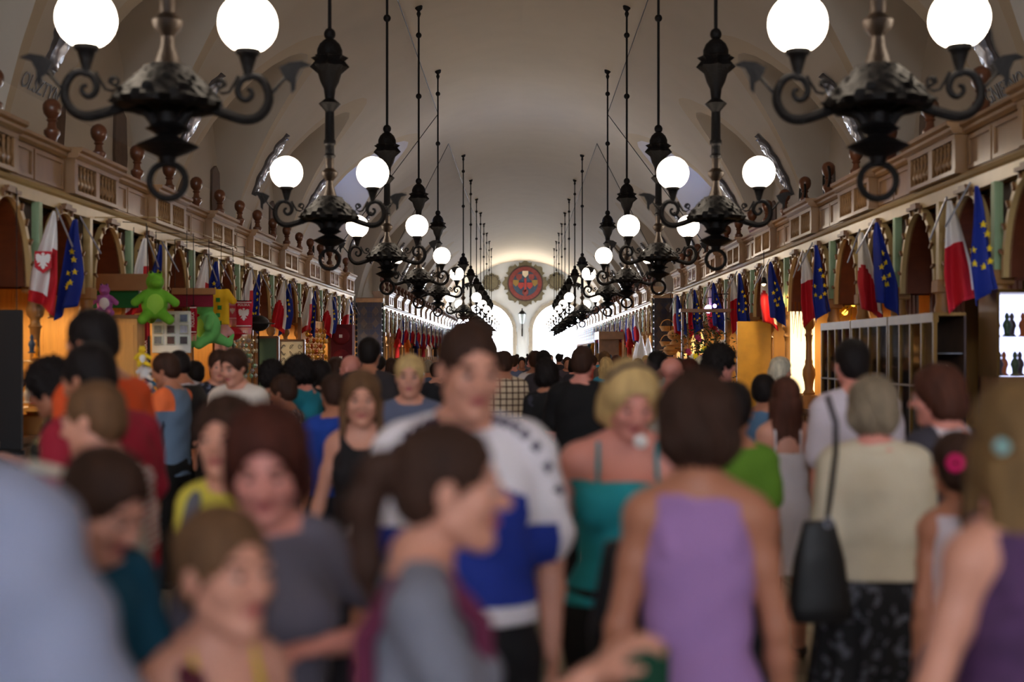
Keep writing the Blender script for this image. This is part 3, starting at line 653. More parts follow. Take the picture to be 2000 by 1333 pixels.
# ------------------------------------------------------------------ people: signed-distance figures meshed with surface nets
def rotm(yaw, pitch, roll=0):
    """local head/limb frame: x right, y forward, z up; yaw turns the face to the right, pitch>0 looks down"""
    return np.array((Matrix.Rotation(-math.radians(yaw), 3, 'Z')@Matrix.Rotation(-math.radians(pitch), 3, 'X')@Matrix.Rotation(math.radians(roll), 3, 'Y')))
V = lambda *a: np.array(a, float)
def unit(v): v = np.array(v, float); return v/np.linalg.norm(v)
class SDF:
    def __init__(s): s.p = []
    def cone(s, a, b, ra, rb, k=.02, op='u'): s.p.append(('c', np.array(a, float), np.array(b, float), ra, rb, k, op)); return s
    def chain(s, pts, rs, k=.02):
        for i in range(len(pts)-1): s.cone(pts[i], pts[i+1], rs[i], rs[i+1], k)
        return s
    def ell(s, c, r, M=None, k=.02, op='u'): s.p.append(('e', np.array(c, float), np.array(r, float), np.eye(3) if M is None else M, k, op)); return s
    def loft(s, st, o, M, k=.02, op='u', ex=2.3): s.p.append(('l', np.array(st, float), np.array(o, float), M, k, op, ex)); return s   # st rows: z, wx, wy, cy
    def plane(s, pt, n): s.p.append(('h', np.array(pt, float), unit(n))); return s
    def bounds(s):
        lo = np.full(3, 1e9); hi = -lo
        for q in s.p:
            if q[0] == 'c' and q[6] == 'u':
                lo = np.minimum(lo, np.minimum(q[1]-q[3], q[2]-q[4])); hi = np.maximum(hi, np.maximum(q[1]+q[3], q[2]+q[4]))
            if q[0] == 'e' and q[5] == 'u': r = q[2].max(); lo = np.minimum(lo, q[1]-r); hi = np.maximum(hi, q[1]+r)
            if q[0] == 'l' and q[5] == 'u':
                b0, b1 = s.lb(q); lo = np.minimum(lo, b0); hi = np.maximum(hi, b1)
        return lo, hi
    def lb(s, q):
        st, o, M = q[1], q[2], q[3]; pts = []
        for z, wx, wy, cy in st:
            for a in (-wx, wx):
                for b in (cy-wy, cy+wy): pts.append(o+M@V(a, b, z))
        pts = np.array(pts); return pts.min(0)-.02, pts.max(0)+.02
    def field(s, h):
        lo, hi = s.bounds(); lo = lo-3*h; hi = hi+3*h; n = np.ceil((hi-lo)/h).astype(int)+1
        Fd = np.full(n, .3, np.float32); ax = [lo[i]+h*np.arange(n[i]) for i in range(3)]
        for q in s.p:
            if q[0] == 'h':
                d = ((ax[0]-q[1][0])*q[2][0])[:, None, None]+((ax[1]-q[1][1])*q[2][1])[None, :, None]+((ax[2]-q[1][2])*q[2][2])[None, None, :]
                Fd = np.maximum(Fd, d.astype(np.float32)); continue
            if q[0] == 'c': a, b, ra, rb, k, op = q[1:]; mg = k+2*h; b0 = np.minimum(a-ra, b-rb)-mg; b1 = np.maximum(a+ra, b+rb)+mg
            elif q[0] == 'e': c, r, M, k, op = q[1:]; mg = k+2*h; b0 = c-r.max()-mg; b1 = c+r.max()+mg
            else: st, o, M, k, op, ex = q[1:]; mg = k+2*h; b0, b1 = s.lb(q); b0 = b0-mg; b1 = b1+mg
            i0 = np.maximum(0, np.floor((b0-lo)/h).astype(int)); i1 = np.minimum(n, np.ceil((b1-lo)/h).astype(int)+1)
            if (i1 <= i0).any(): continue
            X = ax[0][i0[0]:i1[0]][:, None, None]; Y = ax[1][i0[1]:i1[1]][None, :, None]; Z = ax[2][i0[2]:i1[2]][None, None, :]
            if q[0] == 'c':
                ab = b-a; L = ab@ab+1e-12
                t = np.clip(((X-a[0])*ab[0]+(Y-a[1])*ab[1]+(Z-a[2])*ab[2])/L, 0, 1)
                d = np.sqrt((X-a[0]-t*ab[0])**2+(Y-a[1]-t*ab[1])**2+(Z-a[2]-t*ab[2])**2)-(ra+t*(rb-ra))
            elif q[0] == 'e':
                x, y, z = X-c[0], Y-c[1], Z-c[2]; L3 = [M[0, i]*x+M[1, i]*y+M[2, i]*z for i in range(3)]
                k0 = np.sqrt(sum((L3[i]/r[i])**2 for i in range(3))); k1 = np.sqrt(sum((L3[i]/r[i]**2)**2 for i in range(3)))+1e-9
                d = k0*(k0-1)/k1
            else:
                x, y, z = X-o[0], Y-o[1], Z-o[2]; lx, ly, lz = [M[0, i]*x+M[1, i]*y+M[2, i]*z for i in range(3)]
                zz = st[:, 0]; zc = np.clip(lz, zz[0], zz[-1])
                wx = np.interp(zc, zz, st[:, 1]); wy = np.interp(zc, zz, st[:, 2]); cy = np.interp(zc, zz, st[:, 3])
                g = (np.abs(lx/wx)**ex+np.abs((ly-cy)/wy)**ex)**(1/ex)
                d = (g-1)*np.minimum(wx, wy)*1.0
                d = np.maximum(d, np.abs(lz-zc)*1.0-.004)
            sub = Fd[i0[0]:i1[0], i0[1]:i1[1], i0[2]:i1[2]]; d = d.astype(np.float32)
            if op == 'u':
                hh = np.maximum(k-np.abs(sub-d), 0)/max(k, 1e-6); sub[...] = np.minimum(sub, d)-hh*hh*k*.25
            else:
                hh = np.maximum(k-np.abs(sub+d), 0)/max(k, 1e-6); sub[...] = np.maximum(sub, -d)+hh*hh*k*.25
        return Fd, lo
    def mesh(s, h):
        Fd, lo = s.field(h); S = Fd < 0; n = np.array(Fd.shape)
        c = S[:-1, :-1, :-1].astype(np.int8)
        for dx in (0, 1):
            for dy in (0, 1):
                for dz in (0, 1):
                    if dx+dy+dz: c = c+S[dx:n[0]-1+dx, dy:n[1]-1+dy, dz:n[2]-1+dz]
        mix = (c > 0) & (c < 8); I, J, K = np.nonzero(mix); idx = np.full(mix.shape, -1, np.int32); idx[I, J, K] = np.arange(len(I))
        acc = np.zeros((len(I), 3)); cnt = np.zeros(len(I))
        cor = [(a, b, d) for a in (0, 1) for b in (0, 1) for d in (0, 1)]
        for a in cor:
            for axi in range(3):
                if a[axi]: continue
                b = list(a); b[axi] = 1
                fa = Fd[I+a[0], J+a[1], K+a[2]]; fb = Fd[I+b[0], J+b[1], K+b[2]]; m = (fa < 0) != (fb < 0)
                t = np.where(m, fa/np.where(fa == fb, 1, fa-fb), 0); pt = np.array(a, float)[None, :]+np.zeros((len(I), 3)); pt[:, axi] += t
                acc[m] += pt[m]; cnt[m] += 1
        vs = (np.stack([I, J, K], 1)+acc/cnt[:, None])*h+lo
        quads = []
        for axi in range(3):
            sl0 = [slice(1, -1)]*3; sl1 = [slice(1, -1)]*3; sl0[axi] = slice(0, -1); sl1[axi] = slice(1, None)
            A = S[tuple(sl0)]; B = S[tuple(sl1)]; m = A != B; P = np.nonzero(m); neg = A[m]
            g = [P[i]+(0 if i == axi else 1) for i in range(3)]; u, v = (axi+1) % 3, (axi+2) % 3
            def at(du, dv):
                q = list(g); q[u] = g[u]-du; q[v] = g[v]-dv; return idx[q[0], q[1], q[2]]
            q = np.stack([at(1, 1), at(0, 1), at(0, 0), at(1, 0)], 1); q[~neg] = q[~neg][:, ::-1]; quads.append(q)
        Q = np.concatenate(quads); Q = Q[(Q >= 0).all(1)]
        return vs, Q
def np_obj(name, vs, Q, mats, parent=None, mi=None):
    me = bpy.data.meshes.new(name); me.vertices.add(len(vs)); me.vertices.foreach_set('co', vs.astype(np.float32).ravel())
    me.loops.add(Q.size); me.loops.foreach_set('vertex_index', Q.astype(np.int32).ravel())
    me.polygons.add(len(Q)); me.polygons.foreach_set('loop_start', np.arange(0, Q.size, 4, dtype=np.int32)); me.polygons.foreach_set('loop_total', np.full(len(Q), 4, np.int32))
    for m in (mats if isinstance(mats, (list, tuple)) else [mats]): me.materials.append(m)
    if mi is not None: me.polygons.foreach_set('material_index', mi.astype(np.int32))
    me.polygons.foreach_set('use_smooth', np.ones(len(Q), bool)); me.update(calc_edges=True); me.validate()
    o = bpy.data.objects.new(name, me); col.objects.link(o)
    if parent is not None: o.parent = parent
    return o
SKIN = {'fair': mat('skin_fair', (202, 142, 120), .5, var=.05, scale=12), 'tan': mat('skin_tan', (172, 112, 86), .5, var=.05, scale=12), 'pink': mat('skin_pink', (208, 136, 122), .5, var=.05, scale=12)}
lipm = mat('lip', (168, 86, 84), .45, var=.04); browm = mat('brow', (70, 46, 34), .8)
eyem = mat('eye_white', (168, 152, 146), .6, var=.02, spec=.1); irism = mat('iris', (52, 38, 32), .2)
HAIR = {n: mat('hair_'+n, c, .7, spec=.22, var=.45, scale=34, stretch=(1, 1, .2), bump=.6) for n, c in dict(black=(24, 17, 17), brown=(58, 36, 27), red=(70, 31, 22), blonde=(206, 172, 116), grey=(136, 120, 100), auburn=(78, 42, 30), lightbrown=(104, 74, 50), white=(214, 204, 180), dirty=(120, 92, 58)).items()}
CLM = {}
def cloth(rgb):
    k = 'cloth_%d_%d_%d' % rgb; return mat(k, rgb, .85, var=.08, scale=7, bump=.12)
def person(label, px, ytop, Y, face, top=None, bottom=None, hair=('short', 'brown'), skin='fair', sex='m', lean=0, head=(0, 0, 0), armL=None, armR=None, h=.012, group='shoppers crowding the aisle', wide=1.0, feet=True, grip=(.5, .5), side=0, child=False, stride=.0):
    hs = 1.12 if child else 1.0
    ztop = Z_at(ytop, Y)
    f = sex == 'f'
    TM = np.array(Matrix.Rotation(-math.radians(lean), 3, 'X')@Matrix.Rotation(math.radians(side), 3, 'Y')); pel = V(0, 0, .93)
    def T(p): return pel+TM@(np.array(p, float)-pel)
    hr = rotm(*head)
    hc0 = T((0, .012, 1.56)); hc = hc0+hr@V(0, .018, .078*hs)
    raw = (hc+hr@V(0, -.01, 0))[2]+.118*hs+.018
    s = ztop/raw
    W_ = wide; a = math.radians(face)
    S = SDF()
    sw = (.134 if f else .160)*W_; 
    if f: st = [(.80, .155*W_, .105, 0), (.90, .166*W_, .118*W_, -.01), (.98, .152*W_, .11*W_, 0), (1.08, .120*W_, .092*W_, 0), (1.2, .126*W_, .10*W_, 0), (1.32, .134*W_, .105*W_, 0), (1.40, .122*W_, .085, -.01), (1.46, .09, .065, -.015)]
    else: st = [(.80, .155*W_, .10, 0), (.90, .166*W_, .11*W_, -.01), (1.0, .158*W_, .108*W_, 0), (1.08, .150*W_, .104*W_, 0), (1.2, .150*W_, .11*W_, 0), (1.33, .162*W_, .118*W_, 0), (1.42, .148*W_, .095, -.01), (1.47, .10, .07, -.015)]
    st = [(z-.93, a_, b_, c_) for z, a_, b_, c_ in st]
    S.loft(st, pel, TM, k=.03)
    bust = []
    if f:
        for q in (-1, 1): bust.append((T((q*.07*W_, .085*W_, 1.285)), V(.062, .055, .062)*W_)); S.ell(*bust[-1], k=.03)
    for q in (-1, 1): S.cone(T((0, -.02, 1.50)), T((q*sw*.86, -.015, 1.435)), .05, .05, k=.04)
    nk = T((0, -.012, 1.43)); S.cone(nk, hc+hr@V(0, -.018, -.05*hs), .050*(.80 if f else 1), .047*(.78 if f else 1), k=.03)
    # head
    k_ = hs
    H = lambda x, y, z: hc+hr@(V(x, y, z)*k_)
    E = lambda c, r, k=.012, op='u', M=None: S.ell(H(*c), V(*r)*k_, hr if M is None else hr@M, k*k_, op)
    E((0, -.014, .032), (.074, .094, .084)); E((0, .026, -.03), (.060, .062, .084), .02)
    for q in (-1, 1): S.cone(H(q*.044, .005, -.062), H(q*.012, .066, -.1), .024*k_, .02*k_, k=.025)
    if h < .02:
        E((0, .074, -.098), (.018, .016, .016), .015)
        for q in (-1, 1):
            E((q*.031, .102, .004), (.017, .016, .012), .010, 's'); E((q*.038, .062, -.026), (.024, .024, .024), .02)
            E((q*.076, -.008, -.012), (.009, .020, .030), .006)
            E((q*.031, .078, .0125), (.015, .013, .0055), .005); E((q*.011, .1, -.030), (.009, .011, .008), .006)
        S.cone(H(0, .084, .012), H(0, .112, -.026), .0085*k_, .012*k_, k=.012)
        S.cone(H(-.034, .079, .023), H(.034, .079, .023), .011*k_, .011*k_, k=.014)
        E((0, .090, -.058), (.023, .011, .0055), .005); E((0, .088, -.067), (.019, .011, .006), .005); E((0, .092, -.0625), (.02, .006, .0016), .002, 's')
    # arms
    def arm(q, spec):
        sh = T((q*sw, -.012, 1.41)); u_, f_ = spec if spec else ((q*.10, -.03, -1), (q*.02, .16, -1))
        u_, f_ = unit(u_), unit(f_); g = grip[0 if q < 0 else 1]
        el = sh+u_*.285; wr = el+f_*.245; wm = 1+(W_-1)*.9
        S.chain([T((q*sw*.8, -.012, 1.405)), sh, sh+u_*.12, el], [.055*wm, .048*wm, (.043 if not f else .038)*wm, .034*wm], k=.025)
        S.chain([el, el+f_*.08, wr], [.034*wm, .035*wm, .024], k=.02)
        s_ = np.cross(f_, V(0, 0, 1)) if abs(f_[2]) < .9 else np.cross(f_, V(0, 1, 0)); s_ = unit(s_); 
        if abs(f_[2]) >= .9: s_ = V(0, 1, 0)-f_*(f_@V(0, 1, 0)); s_ = unit(s_)
        n_ = unit(np.cross(f_, s_)); 
        if n_@V(-q, 0, -.3) < 0: n_ = -n_
        S.ell(wr+f_*.05, V(.052, .040, .016), np.stack([f_, s_, n_], 1), k=.014)
        if h <= .0125:
            for i, (o_, L) in enumerate(((-.030, .068), (-.010, .078), (.011, .076), (.031, .066))):
                p = wr+f_*.088+s_*o_; ang = .25+g*.2*(1+i*.15); pts = [p]; an = 0
                for j in range(3): an += ang+g*.35*j; p = p+(f_*math.cos(an)+n_*math.sin(an)+s_*o_*1.2*(j == 0))*L*(.42, .32, .26)[j]; pts.append(p)
                S.chain(pts, [.0088, .0083, .0075, .0062], k=.004)
            p = wr+f_*.03+s_*(.030); d1 = unit(f_*.6+s_*.7+n_*.35); d2 = unit(f_*.9+s_*.25+n_*.5)
            S.chain([p, p+d1*.042, p+d1*.042+d2*.030], [.013, .0105, .008], k=.006)
        return sh, el, wr, u_, f_
    aL = arm(-1, armL); aR = arm(1, armR)
    # legs
    legs = []
    for q in (-1, 1):
        sy = q*stride; hp = V(q*.088*W_, 0, .88); kn = V(q*.092, sy*.5+.02, .49); an = V(q*.092, sy*1.0-.02, .085)
        if feet:
            S.chain([hp, kn], [.086*W_, .054*W_], k=.03); S.chain([kn, kn+(an-kn)*.35+V(0, -.012, 0), an], [.052, .054, .036], k=.02)
            S.chain([an+V(0, 0, -.04), an+V(q*.01, .07, -.048), an+V(q*.015, .15, -.055)], [.038, .036, .026], k=.015)
        else: S.cone(hp, hp+V(0, 0, -.12), .085*W_, .08*W_, k=.03)
        legs.append((hp, kn, an))
    c_, s_a = math.cos(a), math.sin(a)
    hw = np.array([hc[0]*c_+hc[1]*s_a, -hc[0]*s_a+hc[1]*c_])*s
    root = empty('person', (X_at(px, Y)-hw[0], Y-hw[1], 0), -a, label, 'person', group); root.scale = (s, s, s)
    vs, Q = S.mesh(h); fc = vs[Q].mean(1); mi = np.zeros(len(Q), int)
    if h < .02:
        hl = (fc-hc)@hr/k_
        lip = ((hl[:, 0]/.024)**2+((hl[:, 2]+.0625)/.0115)**2 < 1) & (hl[:, 1] > .075); mi[lip] = 1
        br = (np.abs(np.abs(hl[:, 0])-.034) < .019) & (np.abs(hl[:, 2]-.0285+.1*(np.abs(hl[:, 0])-.034)**2*50) < .0042) & (hl[:, 1] > .05); mi[br] = 2
    np_obj('body', vs, Q, [SKIN[skin], lipm, browm if hair[1] not in ('blonde', 'white', 'grey') else HAIR['dirty']], root, mi)
    if h < .02:
        for q in (-1, 1):
            e = H(q*.031, .0805, .004); m = MB(); m.ell((0, 0, 0), (.0115*k_,)*3, 14, 10)
            d_ = hr@V(0, 1, 0); m2 = d_*.0062*k_; m.ell(tuple(m2), (.0080*k_,)*3, 10, 8, mi=1); eo = m.build('eye', [eyem, irism], root); eo.location = tuple(e)
    # hair
    style, hcol = hair
    if style != 'bald':
        G = SDF(); GE = lambda c, r, k=.02, op='u': G.ell(H(*c), V(*r)*k_, hr, k*k_, op)
        t = {'short': .014, 'crop': .007, 'bob': .022, 'long': .016, 'pony': .008, 'bun': .010, 'curly': .030, 'bulky': .026}.get(style, .012)
        GE((0, -.018, .036), (.074+t, .092+t, .084+t)); 
        if style in ('short', 'crop', 'pony', 'bun'): GE((0, -.055, -.02), (.066+t*.5, .052+t*.6, .062))
        if style in ('bob', 'bulky', 'curly'):
            GE((0, -.045, -.03), (.082+t, .068+t, .085))
            if style == 'bob': GE((0, -.05, -.075), (.088+t*.7, .062+t*.5, .05), .02)
        if style == 'long':
            GE((0, -.05, -.05), (.084+t, .062+t*.6, .09)); G.loft([(-.40, .055, .02, -.03), (-.32, .085, .028, -.02), (-.15, .10, .035, 0), (.0, .085, .05, .0)], H(0, -.085, -.02), hr, k=.03)
            for q in (-1, 1): G.cone(H(q*.082, .0, -.02), H(q*.088, .02, -.22), .022, .014, k=.02)
        # face cut
        G.ell(H(0, .105, -.045), V(.070, .085, .112)*k_, hr, .010, 's')
        if style not in ('long', 'bob'): 
            for q in (-1, 1): G.ell(H(q*.085, .02, -.06), V(.03, .05, .05)*k_, hr, .008, 's')
        if style == 'pony':
            G.cone(H(0, -.11, .04), H(0, -.145, .02), .024, .03, k=.02); G.chain([H(0, -.14, .03), H(0, -.165, -.05), H(0, -.15, -.16), H(0, -.135, -.24)], [.032, .036, .030, .010], k=.02)
        if style == 'bun': G.ell(H(0, -.12, .045), V(.045, .04, .045), hr, .015)
        vs, Q = G.mesh(max(h, .007)); l = (vs-hc)@hr; az = np.arctan2(l[:, 0], -l[:, 1]); amp = {'curly': .012, 'bulky': .007, 'bob': .004}.get(style, .003)
        cen = l-V(0, -.02, .03); nn = cen/np.linalg.norm(cen, axis=1)[:, None]
        dsp = amp*(np.sin(az*26+4*np.sin(l[:, 2]*30))*.8+np.sin(az*11+l[:, 2]*40)*.4+(np.sin(l[:, 0]*110)*np.sin(l[:, 2]*120)*np.sin(l[:, 1]*115) if style == 'curly' else 0))
        vs = vs+(nn@hr.T)*dsp[:, None]
        np_obj('hair', vs, Q, HAIR[hcol], root)
    # top garment
    if top:
        g = dict(hem=.90, sleeve=.55, kind='tee', mat=None, neck=.055); g.update(top); G = SDF(); off = g.get('off', .012)
        kind = g['kind']; fl_ = g.get('flare', 0)
        gst = [(z, x+off, y+off, c) for z, x, y, c in st if z+.93 > 1.0]
        hz = g['hem']-.93; bx = .150*W_ if not f else .155*W_
        low = [(hz-.02, bx+off+.015+fl_, .105*W_+off+.012+fl_*.7, -.005)]
        if hz < -.12: low.append((-.06, (.180 if f else .17)*W_+off, .12*W_+off, -.005))
        elif fl_ == 0: low = [(hz-.02, (.172 if f else .162)*W_+off, .112*W_+off, 0)]
        G.loft([r for r in low if r[0] < gst[0][0]-.02]+gst, pel, TM, k=.02)
        for c, r in bust: G.ell(c, r+off, k=.03)
        if kind in ('tee', 'shirt', 'cap'):
            for q, A in ((-1, aL), (1, aR)):
                sh, el, wr, u_, f_ = A; wm = 1+(W_-1)*.9; se = g['sleeve']*.285
                G.cone(T((0, -.02, 1.488)), T((q*sw*.86, -.015, 1.435)), .052, .052+off*.6, k=.03)
                r0 = .048*wm+off; r1 = (.043 if not f else .038)*wm+off+.010
                if se <= .285: G.cone(sh, sh+u_*(se-.0), r0, r1, k=.03)
                else: G.cone(sh, el, r0, r1*.95, k=.03); G.cone(el, el+f_*(se-.285), r1*.92, r1*.85, k=.02)
        else:
            for q in (-1, 1):                                                    # straps over the shoulders
                xs_ = q*sw*g.get('strapx', .55)
                rr = .016 if kind == 'strap' else .030
                if kind == 'tank': G.cone(T((q*sw*.30, -.03, 1.455)), T((q*sw*.62, -.025, 1.45)), .045, .045, k=.03)
                for yy_ in (-.075, .085):
                    G.cone(T((xs_, yy_*.35, 1.475 if kind == 'tank' else 1.478)), T((xs_, yy_*1.1, 1.34)), rr, rr, k=.01)
            if kind == 'strap': pass
        # neckline and trimming
        if kind in ('tee', 'shirt', 'cap'): G.ell(T((0, .012, 1.535)), V(g['neck']+.012, g['neck']+.012, .075), TM, .006, 's')
        if kind == 'tank': G.ell(T((0, .055, 1.50)), V(.085, .07, g.get('scoop', .10)), TM, .01, 's')
        vs, Q = G.mesh(max(h, .008)) if kind != 'strap' else (None, None)
        if kind == 'strap':
            G2 = SDF(); zt = g.get('toph', 1.34); G2.loft([r for r in low if r[0] < gst[0][0]-.02]+[r for r in gst if r[0] < zt-.93]+[(zt-.93, (.15 if f else .175)*W_+off, .10*W_+off, 0)], pel, TM, k=.02)
            for c, r in bust: G2.ell(c, r+off, k=.03)
            G2.plane(T((0, 0, zt)), TM@V(0, .0, 1))
            for q in (-1, 1):
                xs_ = q*sw*.58
                pp = [T((xs_, -.105, zt-.02)), T((xs_, -.085, 1.42)), T((xs_, -.03, 1.492)), T((xs_, .03, 1.485)), T((xs_, .085, 1.42)), T((xs_*1.02, .13, zt-.02))]
                G2.p = G2.p
            vs, Q = G2.mesh(max(h, .008))
        # wrinkles: fine folds running across
        amp = g.get('fold', .003); 
        mi = np.zeros(len(Q), int); mats = [g['mat']]
        if 'paint' in g: fc = vs[Q].mean(1); tl = (fc-pel)@TM+pel; mi = g['paint'](tl); mats = g['mats']
        nv = vs.copy(); nv[:, 0] += amp*np.sin(vs[:, 2]*55+vs[:, 0]*18+vs[:, 1]*9)*.7; nv[:, 1] += amp*np.sin(vs[:, 2]*41-vs[:, 0]*27)
        to = np_obj(g.get('name', {'tee': 't_shirt', 'shirt': 'shirt', 'tank': 'tank_top', 'strap': 'strap_top', 'cap': 't_shirt'}[kind]), nv, Q, mats, root, mi)
        if kind == 'strap':
            for q in (-1, 1):
                xs_ = q*sw*.58; G3 = SDF()
                pp = [T((xs_, -.108*W_, zt-.02)), T((xs_, -.092, 1.42)), T((xs_, -.035, 1.488)), T((xs_, .03, 1.478)), T((xs_, .092, 1.41)), T((xs_*1.02, .13*W_, zt-.02))]
                G3.chain(pp, [.008]*6, k=.004); v3, q3 = G3.mesh(.006); np_obj('shoulder_strap', v3, q3, mats[0], to)
    if bottom:
        g = dict(kind='trousers', len=.06, mat=None); g.update(bottom); G = SDF(); off = .012
        if g['kind'] in ('trousers', 'shorts'):
            zl = g['len'] if g['kind'] == 'trousers' else g.get('len2', .5)
            G.loft([(-.14, .168*W_, .11*W_, -.005), (-.03, (.180 if f else .168)*W_+off, .115*W_+off, -.01), (.06, .158*W_+off, .108*W_+off, 0)], pel, np.eye(3), k=.02)
            for (hp, kn, an) in legs:
                if zl < .45: G.chain([hp, kn, kn+(an-kn)*(.49-zl)/.405], [.092*W_+off, .066+off, .056+off], k=.02)
                else: G.cone(hp, hp+(kn-hp)*min(1, (.88-zl)/.39), .092*W_+off, .072+off, k=.02)
            G.plane(V(0, 0, zl), V(0, 0, -1))
        else:
            zl = g['len']; fl = g.get('flare', .10)
            G.loft([(zl-.93, .165*W_+fl, .12*W_+fl*.8, 0), (-.25, .172*W_+fl*.35, .118*W_+fl*.3, 0), (-.03, (.180 if f else .168)*W_+off, .117*W_+off, -.01), (.08, .150*W_+off, .10*W_+off, 0)], pel, np.eye(3), k=.02)
        vs, Q = G.mesh(max(h, .010))
        if g['kind'] == 'skirt':
            az = np.arctan2(vs[:, 0], vs[:, 1]); fall = np.clip((.95-vs[:, 2])*1.2, 0, .5)
            rad = 1+.06*fall*np.sin(az*13)*2; vs = vs.copy(); vs[:, 0] *= rad; vs[:, 1] *= rad
        np_obj({'trousers': 'trousers', 'shorts': 'shorts', 'skirt': 'skirt'}[g['kind']], vs, Q, g['mat'], root)
    if feet:
        for (hp, kn, an), q in zip(legs, (-1, 1)):
            G = SDF(); G.chain([an+V(0, -.02, -.035), an+V(q*.01, .07, -.045), an+V(q*.015, .155, -.05)], [.050, .047, .037], k=.02).plane(V(0, 0, .0), V(0, 0, -1)).plane(an+V(0, 0, .0), V(0, -.5, 1))
            v3, q3 = G.mesh(.012); np_obj('shoe', v3, q3, mat('shoe_dark', (30, 26, 24), .5), root)
    root['pts'] = ''
    del root['pts']
    info = dict(root=root, s=s, T=T, H=H, hr=hr, hc=hc, aL=aL, aR=aR, sw=sw, TM=TM, a=a)
    return info
def W2(i, p):
    """person-local point to world"""
    p = np.array(p, float)*i['s']; c, s_ = math.cos(i['a']), math.sin(i['a']); r = i['root'].location
    return Vector((r.x+p[0]*c+p[1]*s_, r.y-p[0]*s_+p[1]*c, r.z+p[2]))
def sdf_thing(name, S, h, mt, label, cat, loc=(0, 0, 0), group=None):
    vs, Q = S.mesh(h); c = np.array([vs[:, 0].mean(), vs[:, 1].mean(), vs[:, 2].min()]); o = np_obj(name, vs-c, Q, mt); o.location = tuple(c+np.array(loc)); return tag(o, label, cat, group)

# ------------------------------------------------------------------ the crowd
P = person
def tee(rgb, **k): return dict(kind='tee', mat=cloth(rgb), **k)
def pants(rgb, **k): return dict(kind='trousers', mat=cloth(rgb), **k)
FRONT = 180
# man in the white and blue jersey
wj, bj = cloth((226, 218, 224)), cloth((26, 48, 140)); dj = cloth((36, 26, 60))
def jersey(p):
    x, y, z = p[:, 0], p[:, 1], p[:, 2]; mi = np.zeros(len(p), int); ax = np.abs(x)
    mi[(z < 1.235) & (ax < .24)] = 1
    mi[(x < -.02) & (z < 1.36+ (x+.02)*.4) & (x > -.15) & (y > 0)] = 1
    mi[(z < 1.03)] = 0
    for sx in (-1, 1):
        for i in range(7):
            t = i/6; cx = sx*(.075+.135*t+.03*t*t); cz = 1.50-.035*t-.06*t*t-.04*t**3
            if t > .6: cz -= (t-.6)*.12
            mi[(np.abs(x-cx)+np.abs(z-cz) < .017)] = 2
    return mi
man = P('large man in a white and blue sports jersey walking towards the camera', 918, 615, 3.43, 172, dict(kind='tee', mat=wj, mats=[wj, bj, dj], paint=jersey, hem=1.005, sleeve=.78, off=.022, fold=.004), pants((22, 20, 24)), ('crop', 'brown'), 'fair', 'm', head=(-12, 14, 0), h=.0075, wide=1.06, armR=((.30, -.03, -1), (.08, .12, -1)), armL=((-.20, -.02, -1), (.0, .12, -1)))
# girl in profile, front centre
girl = P('dark haired girl in a grey t-shirt passing in profile, front centre', 880, 812, 2.28, 84, tee((112, 112, 124), sleeve=.45, hem=.92, off=.010), pants((50, 46, 60)), ('pony', 'brown'), 'fair', 'f', head=(2, 4, 0), h=.0065, wide=1.0, lean=4, armR=((.12, .38, -.9), (-.02, .78, .62)), armL=((-.08, .25, -1), (.10, 1, .05)), grip=(.4, .4))
# red haired woman
redw = P('red haired woman in a grey t-shirt looking down, left of front centre', 520, 788, 2.70, 158, tee((98, 92, 104), sleeve=.42, hem=.92, off=.012, neck=.075), pants((40, 36, 50)), ('bob', 'red'), 'pink', 'f', head=(16, 20, 0), h=.0075, wide=1.04, armL=((-.6, .5, -.55), (.9, .35, .0)), armR=((.2, .2, -1), (-.3, .8, -.2)))
# little girl
kid = P('young girl with tied back light brown hair and yellow top, front left', 440, 982, 2.28, 150, dict(kind='strap', mat=cloth((206, 172, 34)), toph=1.30, hem=.95), pants((60, 60, 90)), ('bun', 'lightbrown'), 'fair', 'f', head=(-20, 0, 0), h=.0070, wide=.86, child=True, armL=((-.25, .3, -1), (.3, .9, .3)), armR=((.15, .0, -1), (-.1, .5, -.8)))
# boy looking down
boy = P('dark haired boy in a teal shirt looking down, front left', 205, 866, 2.62, 135, tee((18, 74, 96), sleeve=.5, hem=.9, neck=.07), pants((44, 44, 52)), ('short', 'brown'), 'fair', 'm', lean=10, head=(-20, 30, 0), h=.0075, wide=.9, armL=((-.1, .3, -1), (.2, .9, -.3)), armR=((.1, .3, -1), (-.2, .9, -.3)))
# pale blue shirt shoulder
P('man in a pale blue short sleeved shirt cut off at the left edge', -160, 690-.12*2500/2.0, 2.0, 12, dict(kind='shirt', mat=cloth((140, 144, 168)), sleeve=.95, hem=.80, off=.030, fold=.007), pants((40, 40, 60)), ('short', 'brown'), 'tan', 'm', h=.0075, wide=1.18, armR=((.36, .05, -1), (.2, .5, -1)))
# striped shirt boy
P('fair boy in a red and white striped shirt facing left', 182, 738, 3.9, -72, dict(kind='tee', mat=stripes('red_white_stripe', (222, 208, 204), (176, 64, 72), 38, 2, .35), sleeve=.6, hem=.9, neck=.06), pants((50, 50, 70)), ('crop', 'lightbrown'), 'fair', 'm', head=(-6, 10, 0), h=.009, wide=.95, armL=((-.1, .3, -1), (.1, .9, .1)))
P('curly dark haired woman in a black print dress bending over the counter', 98, 703, 6.0, -78, dict(kind='tee', mat=spots('print_dress', (22, 20, 16), (150, 140, 96), 38, .56), sleeve=.35, hem=.8, neck=.07), dict(kind='skirt', len=.5, mat=spots('print_dress', (22, 20, 16), (150, 140, 96), 38, .56)), ('curly', 'black'), 'tan', 'f', lean=12, head=(-10, 22, 0), h=.012, armL=((-.1, .7, -1), (.1, 1, .25)), armR=((.1, .7, -1), (0, 1, .35)))
